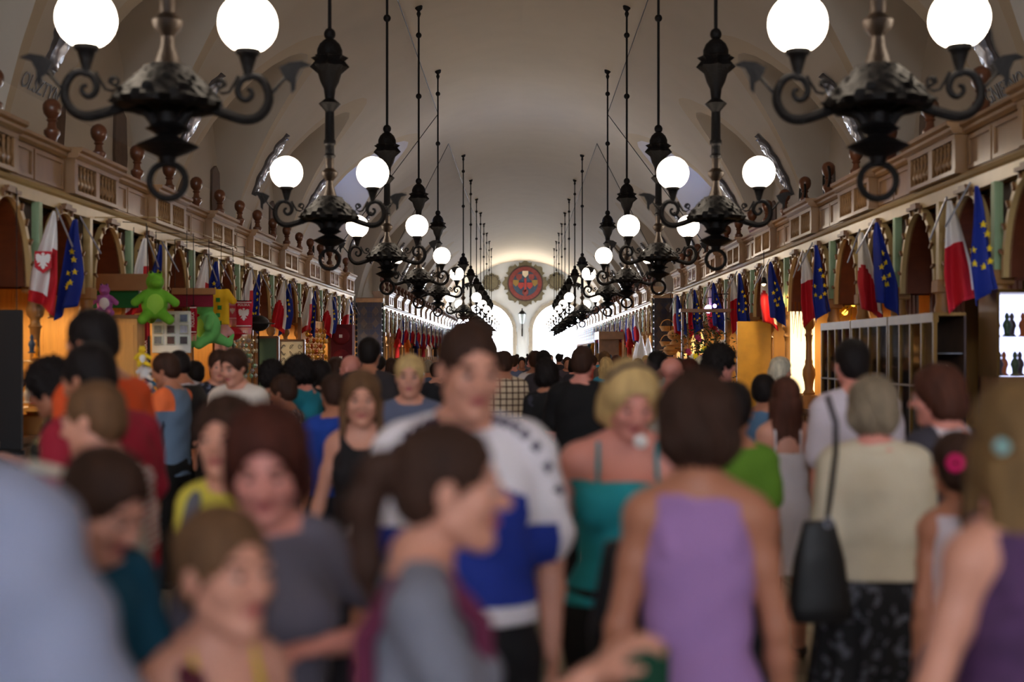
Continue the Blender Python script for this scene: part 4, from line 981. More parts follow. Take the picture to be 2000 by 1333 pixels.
P('person in a dark maroon top reaching over the counter, left edge', -95, 700, 5.3, 78, tee((70, 22, 34), sleeve=.6), pants((30, 30, 34)), ('short', 'black'), 'tan', 'f', lean=10, h=.012, armR=((.05, .85, -1), (-.1, 1, .35)), armL=((-.1, .6, -1), (0, 1, .1)))
P('tall dark haired man in an orange t-shirt, left', 178, 602, 5.6, -62, tee((214, 78, 30), sleeve=.7), pants((40, 42, 60)), ('short', 'black'), 'tan', 'm', head=(-8, 12, 0), lean=4, h=.010, wide=1.08)
P('dark haired man in a crimson t-shirt beside the orange shirt', 172, 668, 4.9, -58, tee((146, 20, 44), sleeve=.7, off=.02), pants((40, 42, 60)), ('short', 'black'), 'tan', 'm', head=(-10, 16, 0), lean=6, h=.010, wide=1.15)
def sport(p):
    mi = np.zeros(len(p), int); mi[(np.abs(p[:, 0]) > .12) & (p[:, 2] > 1.33)] = 1; mi[(np.abs(p[:, 0]) < .19) & (np.abs(p[:, 1]) < .045) & (p[:, 2] < 1.3)] = 2; return mi
P('boy in a grey sports shirt with orange shoulders wearing a backpack', 322, 688, 9.6, -75, dict(kind='tee', mat=cloth((90, 108, 128)), mats=[cloth((96, 116, 140)), cloth((236, 112, 60)), cloth((44, 52, 66))], paint=sport, sleeve=.8, hem=.86, off=.02), pants((12, 11, 13)), ('short', 'brown'), 'tan', 'm', head=(-6, 14, 0), h=.012, armL=((-.1, .3, -1), (.1, 1, .15)), armR=((.15, .1, -1), (-.1, 1, .1)))
P('man in a white t-shirt behind the boy with a backpack', 348, 684, 10.6, -50, tee((210, 204, 214), sleeve=.8, off=.02), pants((14, 13, 16)), ('short', 'black'), 'tan', 'm', head=(0, 20, 0), h=.014, armL=((-.1, .3, -1), (.1, 1, .0)))
P('dark haired boy in a lime green shirt at the souvenir stall', 380, 704, 11.2, -30, tee((96, 150, 40), sleeve=.6), pants((18, 18, 22)), ('short', 'black'), 'tan', 'm', head=(0, 12, 0), h=.014)
P('person in a dark patterned shirt behind the white polo', 428, 682, 10.4, 150, dict(kind='tee', mat=spots('dark_print', (26, 28, 40), (110, 120, 150), 30, .6)), pants((20, 20, 26)), ('short', 'brown'), 'fair', 'm', head=(10, 10, 0), h=.014)
P('young man in a white polo shirt with a bag strap', 456, 679, 9.0, 196, dict(kind='shirt', mat=cloth((216, 206, 196)), sleeve=.8, off=.022), pants((60, 56, 70)), ('short', 'brown'), 'fair', 'm', head=(10, 16, 0), h=.012, armR=((.2, .25, -1), (-.4, .8, .0)))
P('woman with bushy black hair facing the stall, left middle', 530, 704, 10.6, -20, tee((40, 36, 40)), pants((20, 18, 22)), ('curly', 'black'), 'tan', 'f', h=.014)
P('child with a pink cap beside the turquoise t-shirt', 552, 731, 9.6, -70, dict(kind='tee', mat=spots('grey_print', (70, 66, 70), (150, 140, 140), 30, .55)), pants((40, 40, 50)), ('short', 'brown'), 'tan', 'f', h=.014, child=True, head=(0, 14, 0))
P('woman in a turquoise t-shirt with a hand raised to her ear', 582, 696, 10.0, -66, tee((24, 120, 140), sleeve=.7), pants((16, 15, 20)), ('curly', 'black'), 'pink', 'f', head=(-4, 14, 0), h=.012, armL=((-.25, .55, -.75), (.35, -.1, 1.1)), wide=1.05)
P('long haired woman in a black top and skirt at the left stalls', 622, 702, 11.4, -40, tee((16, 16, 22), sleeve=.4), dict(kind='skirt', len=.62, mat=cloth((14, 12, 16)), flare=.04), ('long', 'black'), 'fair', 'f', head=(-30, 6, 0), h=.014)
P('brown haired person in a red top with white straps', 655, 698, 13.0, -30, tee((150, 28, 40)), pants((50, 44, 50)), ('bob', 'brown'), 'tan', 'f', h=.016)
P('balding man in a dark red shirt, left middle distance', 684, 690, 11.0, -60, tee((110, 30, 40)), pants((40, 40, 50)), ('bald', 'grey'), 'pink', 'm', head=(0, 8, 0), h=.014)
P('tall dark haired man in a charcoal shirt seen from behind', 722, 658, 10.6, 8, tee((44, 38, 42), off=.02, sleeve=.8), pants((24, 22, 26)), ('short', 'black'), 'tan', 'm', h=.014, wide=1.05)
P('person in a bright blue shirt behind the long haired girl', 652, 728, 7.6, -20, tee((22, 60, 150), sleeve=.8), pants((30, 30, 40)), ('short', 'brown'), 'tan', 'm', h=.014, child=False)
P('blond boy looking over the jersey man from behind', 800, 690, 7.3, 178, tee((90, 96, 120)), pants((50, 50, 60)), ('short', 'blonde'), 'fair', 'm', h=.012, head=(0, 4, 0))
P('long haired girl in a black vest facing the camera', 706, 722, 5.6, 176, dict(kind='tank', mat=cloth((26, 22, 26)), hem=.95), pants((36, 34, 44)), ('long', 'lightbrown'), 'fair', 'f', h=.009, head=(-4, 6, 0), wide=.92, armR=((.28, -.05, -1), (.25, .2, -1)))
P('man in a brown checked shirt seen from behind', 985, 683, 12.4, -6, dict(kind='shirt', mat=stripes('check_shirt', (208, 188, 160), (74, 48, 40), 17, 2, .22, 0), sleeve=.9, off=.022), pants((60, 54, 50)), ('short', 'brown'), 'tan', 'm', h=.014)
P('woman with dark plum hair in a black dress walking away', 1068, 702, 10.4, 4, dict(kind='tee', mat=spots('black_faint_print', (14, 13, 18), (46, 46, 58), 12, .62), sleeve=.35, off=.014, hem=.9), dict(kind='skirt', len=.15, mat=cloth((10, 9, 12)), flare=.06), ('bulky', 'black'), 'tan', 'f', h=.012, wide=1.02)
P('broad man in a black t-shirt walking away, centre right', 1138, 674, 9.6, 14, tee((12, 11, 15), sleeve=.75, off=.022), pants((14, 13, 18)), ('short', 'brown'), 'pink', 'm', h=.012, wide=1.12, armL=((-.25, .25, -1), (.05, .9, -.4)))
P('man in a white t-shirt left of the plum haired woman', 1046, 683, 15.5, 6, tee((214, 204, 200)), pants((70, 60, 50)), ('short', 'brown'), 'tan', 'm', h=.016)
P('dark haired man against the bright right doorway', 1062, 682, 14.6, 2, tee((60, 54, 60)), pants((30, 30, 36)), ('short', 'black'), 'tan', 'm', h=.016)
# blonde woman
blw = P('blonde woman in a turquoise top looking down with a white pendant', 1232, 703, 4.25, 184, dict(kind='strap', mat=cloth((30, 142, 154)), hem=.96, toph=1.355, off=.014), pants((18, 18, 22)), ('bob', 'blonde'), 'pink', 'f', h=.0085, head=(-14, 24, 0), wide=1.27, armR=((.34, -.02, -1), (.05, .12, -1)), armL=((-.2, 0, -1), (0, .1, -1)))
lil = P('short haired woman in a lilac vest top seen from behind', 1358, 730, 3.15, 4, dict(kind='tank', mat=cloth((156, 116, 166)), hem=.94, off=.010, scoop=.05, fold=.004), dict(kind='trousers', mat=cloth((36, 70, 110))), ('bulky', 'brown'), 'tan', 'f', h=.0075, wide=1.03, armR=((.22, .02, -1), (.10, .14, -1)), armL=((-.22, .0, -1), (-.12, .12, -1)), head=(-10, 4, 0))
P('girl in a short white sundress with long brown hair', 1534, 735, 7.3, 4, dict(kind='strap', mat=cloth((216, 206, 208)), toph=1.30, hem=.62, flare=.03), dict(kind='skirt', len=.56, mat=cloth((216, 206, 208)), flare=.07), ('long', 'auburn'), 'fair', 'f', h=.009, head=(0, 0, 0), stride=.10, armR=((.16, .1, -1), (.1, .5, -.8)), armL=((-.22, -.02, -1), (.0, .2, -1)))
P('dark haired man in a white t-shirt seen from behind, right', 1662, 660, 6.8, -8, tee((206, 194, 204), off=.024, sleeve=.8), pants((50, 46, 50)), ('short', 'black'), 'pink', 'm', h=.010, wide=1.05, side=-3)
old = P('grey haired woman in a cream knit top seen from behind', 1706, 737, 4.95, 4, dict(kind='tee', mat=cloth((202, 188, 164)), sleeve=1.0, hem=.98, off=.022, neck=.06), dict(kind='skirt', len=.12, mat=spots('skirt_print', (16, 14, 18), (84, 84, 92), 24, .58), flare=.10), ('bulky', 'grey'), 'pink', 'f', h=.009, wide=1.2, head=(12, 4, 0))
P('woman with a brown bob and dark vest turning left, right side', 1828, 712, 5.3, -18, dict(kind='tee', sleeve=.12, mat=cloth((60, 56, 66)), mats=[cloth((60, 56, 66)), cloth((214, 200, 206))], paint=lambda p: ((np.abs(p[:, 0]) < .08) & (p[:, 2] > 1.38)).astype(int), hem=.9, off=.016), dict(kind='skirt', len=.6, mat=cloth((200, 190, 196))), ('bob', 'auburn'), 'pink', 'f', h=.010, head=(-40, 8, 0), wide=1.05)
P('girl with a dark ponytail and pink hair band, right side', 1868, 836, 4.1, 2, dict(kind='tank', mat=cloth((206, 192, 200)), hem=.9, scoop=.03), dict(kind='shorts', mat=cloth((60, 60, 84)), len2=.55), ('pony', 'brown'), 'tan', 'f', h=.009, wide=.86, child=True)
rgt = P('fair haired woman in a purple top at the right edge', 1985, 738, 2.5, -14, dict(kind='tank', mat=mat('purple_top', (76, 44, 84), .8, var=.35, scale=22), hem=.85, off=.012, scoop=.05), pants((40, 34, 44)), ('long', 'dirty'), 'fair', 'f', h=.0075, wide=1.0, head=(10, 0, 0), armL=((-.30, .05, -1), (-.05, .2, -1)))
P('platinum haired woman at the lit jewellery stall', 1526, 698, 12.6, 30, tee((170, 160, 150)), pants((60, 60, 70)), ('bob', 'white'), 'fair', 'f', h=.014, head=(50, 10, 0))
P('dark shaggy haired person in a grey t-shirt turning right', 1408, 675, 9.4, 40, tee((110, 96, 92), off=.02), pants((40, 38, 44)), ('curly', 'black'), 'pink', 'm', h=.012, head=(35, 6, 0))
P('person in a lime green top behind the lilac vest', 1432, 742, 5.2, 10, tee((88, 126, 30), sleeve=.5), pants((30, 30, 34)), ('short', 'black'), 'tan', 'm', h=.011, wide=.9)
P('child with black hair by the stall counter, right middle', 1492, 730, 9.4, 20, tee((80, 110, 140)), pants((20, 20, 28)), ('short', 'black'), 'tan', 'm', h=.014, child=True)
P('bald man in a pale shirt by the hat stall', 1314, 694, 9.8, 30, tee((196, 184, 170)), pants((50, 50, 50)), ('bald', 'grey'), 'pink', 'm', h=.014, head=(20, 0, 0))
P('dark haired man in a pale shirt beside the right tiled pier', 1286, 684, 12.5, 30, tee((190, 180, 168)), pants((40, 40, 46)), ('short', 'black'), 'tan', 'm', h=.014, head=(30, 8, 0))
P('auburn haired woman beside the flower display', 1346, 700, 11.2, 20, tee((90, 60, 70)), pants((40, 40, 46)), ('bob', 'red'), 'fair', 'f', h=.014)
P('white haired person by the flower display', 1372, 694, 13.6, 10, tee((170, 160, 160)), pants((40, 40, 46)), ('short', 'white'), 'fair', 'm', h=.016)
P('blonde ponytailed woman in a blue top, centre right distance', 1184, 697, 17.0, 10, tee((60, 150, 180)), pants((80, 80, 90)), ('long', 'blonde'), 'fair', 'f', h=.018)
# further back: heads above heads, sizes by distance
FAR = [(742, 694, 17, 'dark haired', 'black', (50, 40, 44), 'charcoal'), (764, 700, 19, 'brown haired', 'brown', (120, 90, 80), 'tan'), (836, 703, 19, 'grey haired', 'grey', (60, 70, 90), 'slate blue'), (852, 707, 16, 'dark haired', 'black', (30, 30, 36), 'black'), (866, 700, 24, 'fair haired', 'dirty', (170, 160, 160), 'pale grey'),
       (1004, 694, 22, 'brown haired', 'brown', (90, 100, 130), 'grey blue'), (1019, 697, 26, 'dark haired', 'black', (60, 62, 76), 'slate'), (1034, 696, 34, 'dark haired', 'black', (96, 90, 96), 'grey'), (1091, 690, 30, 'dark haired', 'black', (40, 36, 44), 'black'), (1108, 696, 24, 'brown haired', 'brown', (70, 60, 70), 'mauve grey'), (1122, 698, 20, 'black haired', 'black', (50, 46, 54), 'dark grey'),
       (1158, 694, 25, 'brown haired', 'brown', (170, 70, 60), 'brick red'), (1168, 690, 30, 'fair haired', 'dirty', (60, 140, 170), 'sky blue'), (1180, 686, 22, 'light brown haired', 'lightbrown', (100, 80, 70), 'brown'), (1204, 693, 18, 'auburn haired', 'auburn', (160, 130, 110), 'beige'), (1222, 696, 24, 'dark haired', 'black', (60, 50, 54), 'plum grey'), (1246, 700, 21, 'brown haired', 'brown', (150, 150, 160), 'silver grey'),
       (1262, 694, 27, 'blonde', 'blonde', (190, 180, 170), 'cream'), (790, 696, 27, 'brown haired', 'brown', (80, 40, 44), 'maroon'), (812, 698, 30, 'dark haired', 'black', (70, 80, 100), 'steel blue'), (980, 694, 33, 'dark haired', 'black', (120, 110, 110), 'warm grey'), (1050, 694, 38, 'brown haired', 'brown', (140, 60, 60), 'rust red'), (1076, 693, 42, 'grey haired', 'grey', (60, 60, 60), 'dark grey'), (1136, 692, 44, 'dark haired', 'black', (110, 120, 90), 'olive'),
       (700, 702, 18, 'red haired', 'red', (100, 40, 50), 'wine red'), (1325, 700, 17, 'brown haired', 'brown', (130, 110, 100), 'fawn'), (1392, 700, 15, 'dark haired', 'black', (60, 56, 60), 'graphite'), (955, 697, 30, 'brown haired', 'brown', (90, 80, 110), 'violet grey'), (893, 696, 36, 'dark haired', 'black', (150, 140, 130), 'stone'), (1190, 692, 40, 'dark haired', 'black', (180, 60, 50), 'scarlet'), (1148, 693, 52, 'dark haired', 'black', (60, 60, 80), 'navy grey'), (1010, 692, 55, 'brown haired', 'brown', (160, 150, 140), 'sand'), (1098, 691, 60, 'dark haired', 'black', (90, 80, 80), 'brown grey'), (940, 692, 50, 'dark haired', 'black', (70, 70, 80), 'blue grey'), (1066, 691, 70, 'dark haired', 'black', (80, 74, 74), 'mid grey'), (1030, 691, 80, 'dark haired', 'black', (120, 112, 104), 'taupe')]
for i, (px, yt, Y, hd, hc_, rgb, cn) in enumerate(FAR):
    fem = i % 3 == 1
    P('distant %s person in a %s top, %s' % (hd, cn, 'left of the centre of the aisle' if px < 990 else 'before the white pier between the doors' if px < 1042 else 'before the bright right doorway' if px < 1150 else 'along the right stalls'), px, yt, Y, R.choice([0, 8, -10, 178, 20]), tee(rgb), pants((40+10*(i % 4), 38, 44)), ('bob' if fem else 'short', hc_), R.choice(['fair', 'tan', 'pink']), 'f' if fem else 'm', h=.02 if Y < 30 else .028, group='distant visitors in the aisle')

# ------------------------------------------------------------------ things the people carry
def strap(pts, wd, mt, name, label, cat, rad=.006):
    m = MB(); Pn = [Vector(p) for p in pts]; n = len(Pn); vs = []; fs = []
    m.tube(Pn, wd, 8); o = m.build(name, mt); return tag(o, label, cat)
blk = mat('bag_black', (16, 14, 16), .55, var=.2)
# black shoulder bag of the cream-knit woman
e = empty('shoulder_bag', (X_at(1600, 4.72), 4.72, .76), .1, 'large black shoulder bag hanging beside the cream knit woman', 'bag'); e.scale = (.8, .8, .92)
S = SDF(); S.loft([(0, .135, .05, 0), (.05, .15, .065, 0), (.25, .12, .055, 0), (.40, .075, .03, 0)], V(0, 0, 0), np.eye(3), k=.02); v3, q3 = S.mesh(.012); np_obj('bag_body', v3, q3, blk, e)
MB().tube([(.03, 0, .36), (.045, -.02, .5), (.05, -.08, .68), (.05, -.08, .80), (.05, .03, .90)], .013, 6).build('strap', blk, e)
MB().tube([(.03+.02*math.cos(i*PI/6), -.04, .40+.02*math.sin(i*PI/6)) for i in range(12)], .004, 6, closed=True).build('buckle', sil, e)
# black bag by the lilac woman
S = SDF(); S.loft([(0, .11, .06, 0), (.2, .12, .07, 0), (.42, .08, .04, 0)], V(0, 0, 0), np.eye(3), k=.02)
o = sdf_thing('handbag', S, .012, blk, 'black handbag at the left hip of the lilac vest woman', 'bag'); o.location = (X_at(1240, 3.3), 3.3, .84)
S = SDF(); S.loft([(0, .05, .03, 0), (.2, .055, .035, 0)], V(0, 0, 0), np.eye(3), k=.02)
o = sdf_thing('plastic_bag', S, .01, cloth((16, 66, 46)), 'green plastic bag below the black handbag', 'bag'); o.location = (X_at(1262, 2.9), 2.9, .88)
# backpack on the boy in grey
e = empty('backpack', (X_at(372, 9.75), 9.85, 1.02), math.radians(75), 'black and red backpack on the boy in the grey sports shirt', 'backpack')
S = SDF(); S.loft([(0, .15, .09, 0), (.12, .17, .11, 0), (.38, .15, .09, 0), (.48, .10, .05, .02)], V(0, 0, 0), np.eye(3), k=.03); v3, q3 = S.mesh(.014); np_obj('pack_body', v3, q3, blk, e)
S = SDF(); S.loft([(.04, .11, .04, -.1), (.2, .11, .04, -.1)], V(0, 0, 0), np.eye(3), k=.03); v3, q3 = S.mesh(.012); np_obj('front_pocket', v3, q3, red_m, e)
for q in (-1, 1): MB().tube([(q*.09, .08, .44), (q*.1, .18, .47), (q*.1, .30, .38), (q*.09, .27, .2), (q*.09, .1, .08)], .018, 6).build('shoulder_strap', blk, e)
# strap and sling on the front girl, wrist band of the red haired woman
mar = cloth((92, 26, 56))
tl = lambda i, pts: [W2(i, p) for p in pts]
i = girl
o = MB().tube(tl(i, [i['T'](p) for p in ((.10, -.10, 1.20), (.105, -.115, 1.36), (.10, -.06, 1.462), (.10, .03, 1.470), (.10, .10, 1.40), (.09, .115, 1.25))]), .020, 8).build('rucksack_strap', mar)
tag(o, 'maroon rucksack strap over the shoulder of the girl in profile', 'strap')
S = SDF(); S.loft([(0, .13, .08, 0), (.2, .15, .10, 0), (.42, .11, .06, 0)], V(0, 0, 0), np.eye(3), k=.03)
o = sdf_thing('rucksack', S, .012, cloth((40, 20, 30)), 'dark maroon rucksack on the back of the girl in profile', 'rucksack'); p = W2(i, i['T']((-.02, -.24, .74))); o.location = p; o.rotation_euler = (0, 0, -i['a'])
i = redw
el, wr = i['aL'][1], i['aL'][2]
a_, b_ = W2(i, el), W2(i, wr)
o = MB().tube([a_.lerp(b_, t) for t in (.02, .1, .2, .3)], .052, 14).build('sweatband', cloth((34, 120, 84))); tag(o, 'green band on the forearm of the red haired woman', 'arm band')
o = MB().tube([a_+Vector((.02, -.05, -.02)), a_+Vector((-.03, -.06, -.14)), a_+Vector((-.08, -.05, -.30)), a_+Vector((-.12, -.03, -.5))], [.03, .036, .034, .03], 10).build('sling', cloth((28, 96, 66))); tag(o, 'long green sling hanging from the forearm of the red haired woman', 'sling')
# cream bag behind the boy looking down, yellow rucksack with printed letters
S = SDF(); S.loft([(0, .085, .05, 0), (.1, .09, .06, 0), (.55, .075, .05, 0), (.66, .045, .03, 0)], V(0, 0, 0), np.eye(3), k=.03)
o = sdf_thing('cloth_bag', S, .012, cloth((200, 194, 176)), 'long cream cloth bag beside the boy looking down', 'bag'); o.location = (X_at(266, 2.85), 2.85, 1.10); o.scale = (.60, .7, .54); MB().tube([(0, 0, .60), (-.10, -.1, .72), (-.25, -.18, .80)], .02, 6).build('strap', cloth((200, 194, 176)), o)
o.rotation_euler = (0, math.radians(-6), 0)
yel = P('brown haired person in a yellow t-shirt with pale letters behind the red haired woman', 440, 776, 3.75, 190, tee((200, 184, 70), sleeve=.4), pants((50, 50, 60)), ('bulky', 'brown'), 'fair', 'f', h=.010, wide=.95)
for r_, t_ in enumerate(('EI', 'EIG')):
    o = text_mesh('shirt_lettering', t_, .10, cloth((240, 234, 170)), yel['root'], .002); o.location = (.03, .135, 1.30-.09*r_); o.rotation_euler = (PI/2, 0, PI)
o = MB().tube([W2(yel, p) for p in ((.10, .125, 1.22), (.095, .13, 1.33), (.09, .07, 1.44), (.09, -.03, 1.485), (.10, -.12, 1.38))], .022, 8).build('shoulder_strap', cloth((90, 90, 100))); tag(o, 'grey strap over the shoulder of the person in yellow', 'strap')
o = MB().tube([W2(kid, p) for p in ((.075, .125, 1.12), (.08, .13, 1.28), (.075, .07, 1.42), (.075, -.03, 1.478), (.08, -.12, 1.36))], .024, 8).build('shoulder_strap', cloth((84, 26, 44))); tag(o, 'maroon strap over the shoulder of the young girl', 'strap')
hb_ = [W2(blw, blw['H'](.104*math.cos(t), -.005+.02*math.sin(t), .036+.108*math.sin(t))) for t in [PI*(.12+.76*j/14) for j in range(15)]]
o = MB().tube(hb_, .008, 8).build('hair_band', mat('band_dark', (52, 38, 44), .6)); tag(o, 'dark hair band across the top of the blonde woman\'s head', 'hair band')
# pendant, hair clip, bands
o = MB().ell((0, 0, 0), (.022, .008, .022), 12, 8).build('pendant', white_m); o.location = (X_at(1250, 4.1), 4.08, Z_at(862, 4.1)); tag(o, 'round white pendant on the chest of the blonde woman', 'pendant')
o = MB().ell((0, 0, 0), (.014, .010, .013), 12, 8).build('hair_clip', cloth((140, 190, 190))); o.location = (X_at(1941, 2.4), 2.36, Z_at(870, 2.4)); tag(o, 'pale turquoise clip in the hair of the woman at the right edge', 'hair clip')
o = MB().tube([(.02*math.cos(2*PI*j/12), 0, .02*math.sin(2*PI*j/12)) for j in range(12)], .010, 6, closed=True).build('hair_band', cloth((200, 20, 96))); o.location = (X_at(1866, 3.95), 3.95, Z_at(905, 3.95)); tag(o, 'bright pink band on the dark ponytail at right', 'hair band')

# ------------------------------------------------------------------ wares and fittings of the stalls
def at(px, py, x): Y = F*x/(px-VX); return Vector((x, Y, Z_at(py, Y)))
def lamp(name, loc, power, color=(1, .70, .38), r=.05, label=None):
    e = empty('spot_lamp', loc, 0, label, 'lamp', 'small lamps inside the stalls')
    MB().lathe([(.015, .10), (.03, .09), (.055, .0), (.05, -.01)], n=12).build('lamp_shade', iron, e)
    MB().ell((0, 0, -.01), (.032, .032, .032), 10, 8).build('bulb', emit('bulb_warm', (255, 206, 140), 22), e)
    MB().tube([(0, 0, .09), (0, 0, 3.4-loc[2])], .006, 5).build('cord', iron, e)
    l = bpy.data.lights.new('lamp_light', 'SPOT'); l.energy = power; l.color = color; l.shadow_soft_size = r; l.spot_size = math.radians(165); l.spot_blend = .35
    o = bpy.data.objects.new('lamp_light', l); o.location = (0, 0, -.09); o.parent = e; col.objects.link(o)
for s, side in ((-1, 'left'), (1, 'right')):
    for k, yc in enumerate(BAY[s]):
        if s > 0 and k < 3: continue
        pw = {(-1, 2): 60, (-1, 1): 50, (-1, 0): 50, (1, 3): 90, (1, 4): 70}.get((s, k), 40)
        lamp('l', (s*(abs(XL[s])+.85), yc+.35, 2.62), pw, label='small lamp under the ceiling of the %s %s stall bay' % (ORD[k], side))
    for k, yc in enumerate(BAYB[s][:12:2]):
        lamp('l', (s*(abs(XL[s])+.5), yc, 2.7), 80, (1, .9, .85), label='small lamp in the %s lit stall beyond the tiled pier on the %s' % (ORD[k], side))

def plush(name, label, loc, rz, scl, body, belly, kind='dragon'):
    e = empty(name, loc, rz, label, 'soft toy', 'soft toys hanging at the souvenir stall'); S = SDF()
    S.ell((0, 0, 0), (.15, .13, .19), k=.04); S.ell((0, .06, .24), (.10, .11, .10), k=.04); S.ell((0, .17, .215), (.07, .09, .05), k=.03)
    for q in (-1, 1):
        S.cone((q*.11, .04, .10), (q*.22, .12, .0), .045, .05, k=.03); S.cone((q*.08, .06, -.13), (q*.15, .20, -.20), .065, .055, k=.03); S.ell((q*.05, .10, .33), (.03, .03, .035), k=.02)
    if kind == 'dragon': S.chain([(0, -.1, -.12), (.02, -.26, -.18), (.05, -.34, -.08)], [.07, .045, .015], k=.03)
    vs, Q = S.mesh(.012); np_obj('toy_body', vs*scl, Q, body, e)
    S = SDF(); S.ell((0, .055, -.01), (.11, .09, .14), k=.03); vs, Q = S.mesh(.012); np_obj('belly_patch', vs*scl, Q, belly, e)
    for q in (-1, 1): MB().ell((q*.05*scl, .135*scl, .345*scl), (.014*scl,)*3, 8, 6).build('toy_eye', black, e)
    if kind == 'dragon':
        m = MB()
        for i in range(5): z = .30-.09*i; m.m = Matrix.Translation((-.006, -.11*scl-.02*scl*(i % 2), z*scl)); m.box(0, .012, -.03*scl, .02*scl, 0, .05*scl)
        m.build('back_spikes', cloth((40, 120, 50)), e)
    return e
gr1, gr2 = cloth((110, 176, 44)), cloth((150, 200, 70)); lg = cloth((110, 196, 110))
p = at(302, 592, -4.45); plush('plush_dragon', 'large green plush dragon hanging at the souvenir stall, nearer one', p, math.radians(200), 1.05, gr1, gr2)
p = at(408, 640, -4.4); plush('plush_dragon', 'pale green plush dragon with a red tongue hanging beside the scarves', p, math.radians(130), 1.2, lg, gr2)
p = at(205, 592, -4.95); plush('plush_toy', 'purple and white plush toy under the brown sign board', p, math.radians(190), .62, cloth((170, 90, 160)), white_m, 'x')
toyc = [((232, 196, 40), 'yellow'), ((226, 216, 210), 'white'), ((60, 110, 140), 'blue'), ((40, 110, 60), 'green'), ((200, 40, 60), 'red'), ((226, 170, 180), 'pink'), ((222, 206, 190), 'cream'), ((210, 120, 140), 'rose'), ((216, 206, 196), 'ivory'), ((190, 60, 90), 'raspberry'), ((200, 180, 160), 'sand')]
for i, (c, n) in enumerate(toyc):
    y_ = 700+27*i if i < 5 else 815+30*(i-5); p = at(276+(i % 3)*7+(6 if i > 4 else 0), y_, -3.25)
    plush('plush_toy', '%s plush toy on the toy stand behind the crimson shirt' % n, p, R.uniform(2, 4), .30, cloth(c), white_m, 'x')
p = at(283, 700, -3.29); e = empty('toy_stand', (p.x, p.y+.12, 0), 0, 'thin metal stand strung with small plush toys', 'stand')
MB().tube([(0, 0, 0), (0, 0, 1.9)], .015, 8).build('pole', iron, e); MB().lathe([(.2, 0), (.2, .02), (.03, .05)], n=16).build('foot', iron, e)
# boards and panels
def board(name, label, px0, px1, py0, py1, Y, m, t=.04, cat='panel', z0=None):
    x0, x1 = X_at(px0, Y), X_at(px1, Y); za, zb = Z_at(py1, Y), Z_at(py0, Y)
    if z0 is not None: za = z0
    e = empty(name, ((x0+x1)/2, Y, za), 0, label, cat); w_ = (x1-x0)/2
    if z0 is None and zb > 1.9 and name != 'sign_board':
        for q in (-1, 1): MB().tube([(q*w_*.8, .01, zb-za), (q*w_*.8, .01, 3.3-za)], .005, 5).build('hanging_wire', iron, e)
    MB().box(-w_, w_, 0, t, 0, zb-za, bev=.008).build('board', m, e, smooth=False); return e, w_, zb-za
e, w_, h_ = board('display_board', 'tall black display board at the left edge by the counter', -60, 42, 605, 880, 12.0, black)
MB().box(-w_-.03, w_+.03, -.03, 0, -.04, 0).build('edge_strip', iron, e)
for q in (-1, 1): MB().box(q*w_*.8-.02, q*w_*.8+.02, 0, .04, -e.location.z, 0).build('leg', iron, e)
e, w_, h_ = board('sign_board', 'plain brown sign board above the souvenir stall', 176, 300, 535, 568, 15.6, mat('kraft', (150, 104, 64), .8), .03, 'sign')
for q in (-1, 1): MB().tube([(q*w_*.8, .01, h_), (q*w_*.8, .01, 3.3-e.location.z)], .006, 5).build('hanging_wire', iron, e)
e, w_, h_ = board('sign_board', 'second brown sign board above the red hanging cloth', 335, 420, 563, 576, 17.4, mat('kraft', (150, 104, 64), .8), .03, 'sign')
e, w_, h_ = board('hanging_cloth', 'dark red cloth hung above the magnet display', 333, 416, 575, 600, 17.45, cloth((120, 20, 44)), .02, 'cloth')
e, w_, h_ = board('green_cloth', 'dark green cloth hung under the brown sign board', 178, 270, 568, 602, 15.75, cloth((20, 92, 44)), .02, 'cloth')
e, w_, h_ = board('pine_cabinet', 'tall pine cabinet beside the souvenir stall', 214, 268, 622, 880, 15.2, pine, .3, 'cabinet', z0=0)
MB().box(-w_-.02, w_+.02, -.02, .32, h_, h_+.04).build('top', oak, e); MB().box(-w_+.04, w_-.04, -.015, 0, .1, h_-.08).build('door', pine, e)
e, w_, h_ = board('magnet_display', 'white panel with nine square picture magnets', 297, 372, 608, 690, 16.2, mat('offwhite', (214, 214, 206), .6), .03)
pics = [(120, 150, 180), (110, 90, 70), (90, 100, 120), (140, 150, 150), (90, 70, 60), (190, 200, 230), (120, 130, 140), (90, 60, 50), (70, 60, 60)]
for i in range(9):
    x = -w_+.08+(i % 3)*(2*w_-.16)/2; z = h_-.09-(i//3)*.14
    f = MB().box(x-.058, x+.058, -.02, 0, z-.058, z+.058, bev=.006).build('picture_frame', mat('frame_light', (190, 196, 180), .3), e, smooth=False)
    MB().box(x-.045, x+.045, -.024, -.018, z-.045, z+.045).build('picture', mat('pic%d' % i, pics[i], .4, var=.4, scale=40), f, smooth=False)
for k_, (a, b, nm, cc) in enumerate(((503, 543, 'green', (84, 110, 84)), (546, 594, 'cream', (232, 222, 190)))):
    e, w_, h_ = board('notice_panel', '%s panel standing at the front of the left stalls' % nm, a, b, 660 if k_ == 0 else 666, 760, [23.0, 25.6][k_], mat('panel_'+nm, cc, .6), .04, 'panel', z0=.9)
    MB().box(-w_-.02, -w_+.02, -.03, .05, 0, h_+.02).box(w_-.02, w_+.02, -.03, .05, 0, h_+.02).box(-w_, w_, -.03, .05, h_-.01, h_+.03).build('frame', oak_dk, e, smooth=False)
    if k_: 
        for j in range(9): x = -w_*.7+w_*1.4*(j % 3)/2; z = h_-.12-.13*(j//3); m = MB(); m.tube([(x+.04*math.cos(t*.5), -.02, z+.04*math.sin(t*.7+j)) for t in range(12)], .005, 5); m.build('drawn_ornament', dkout, e)
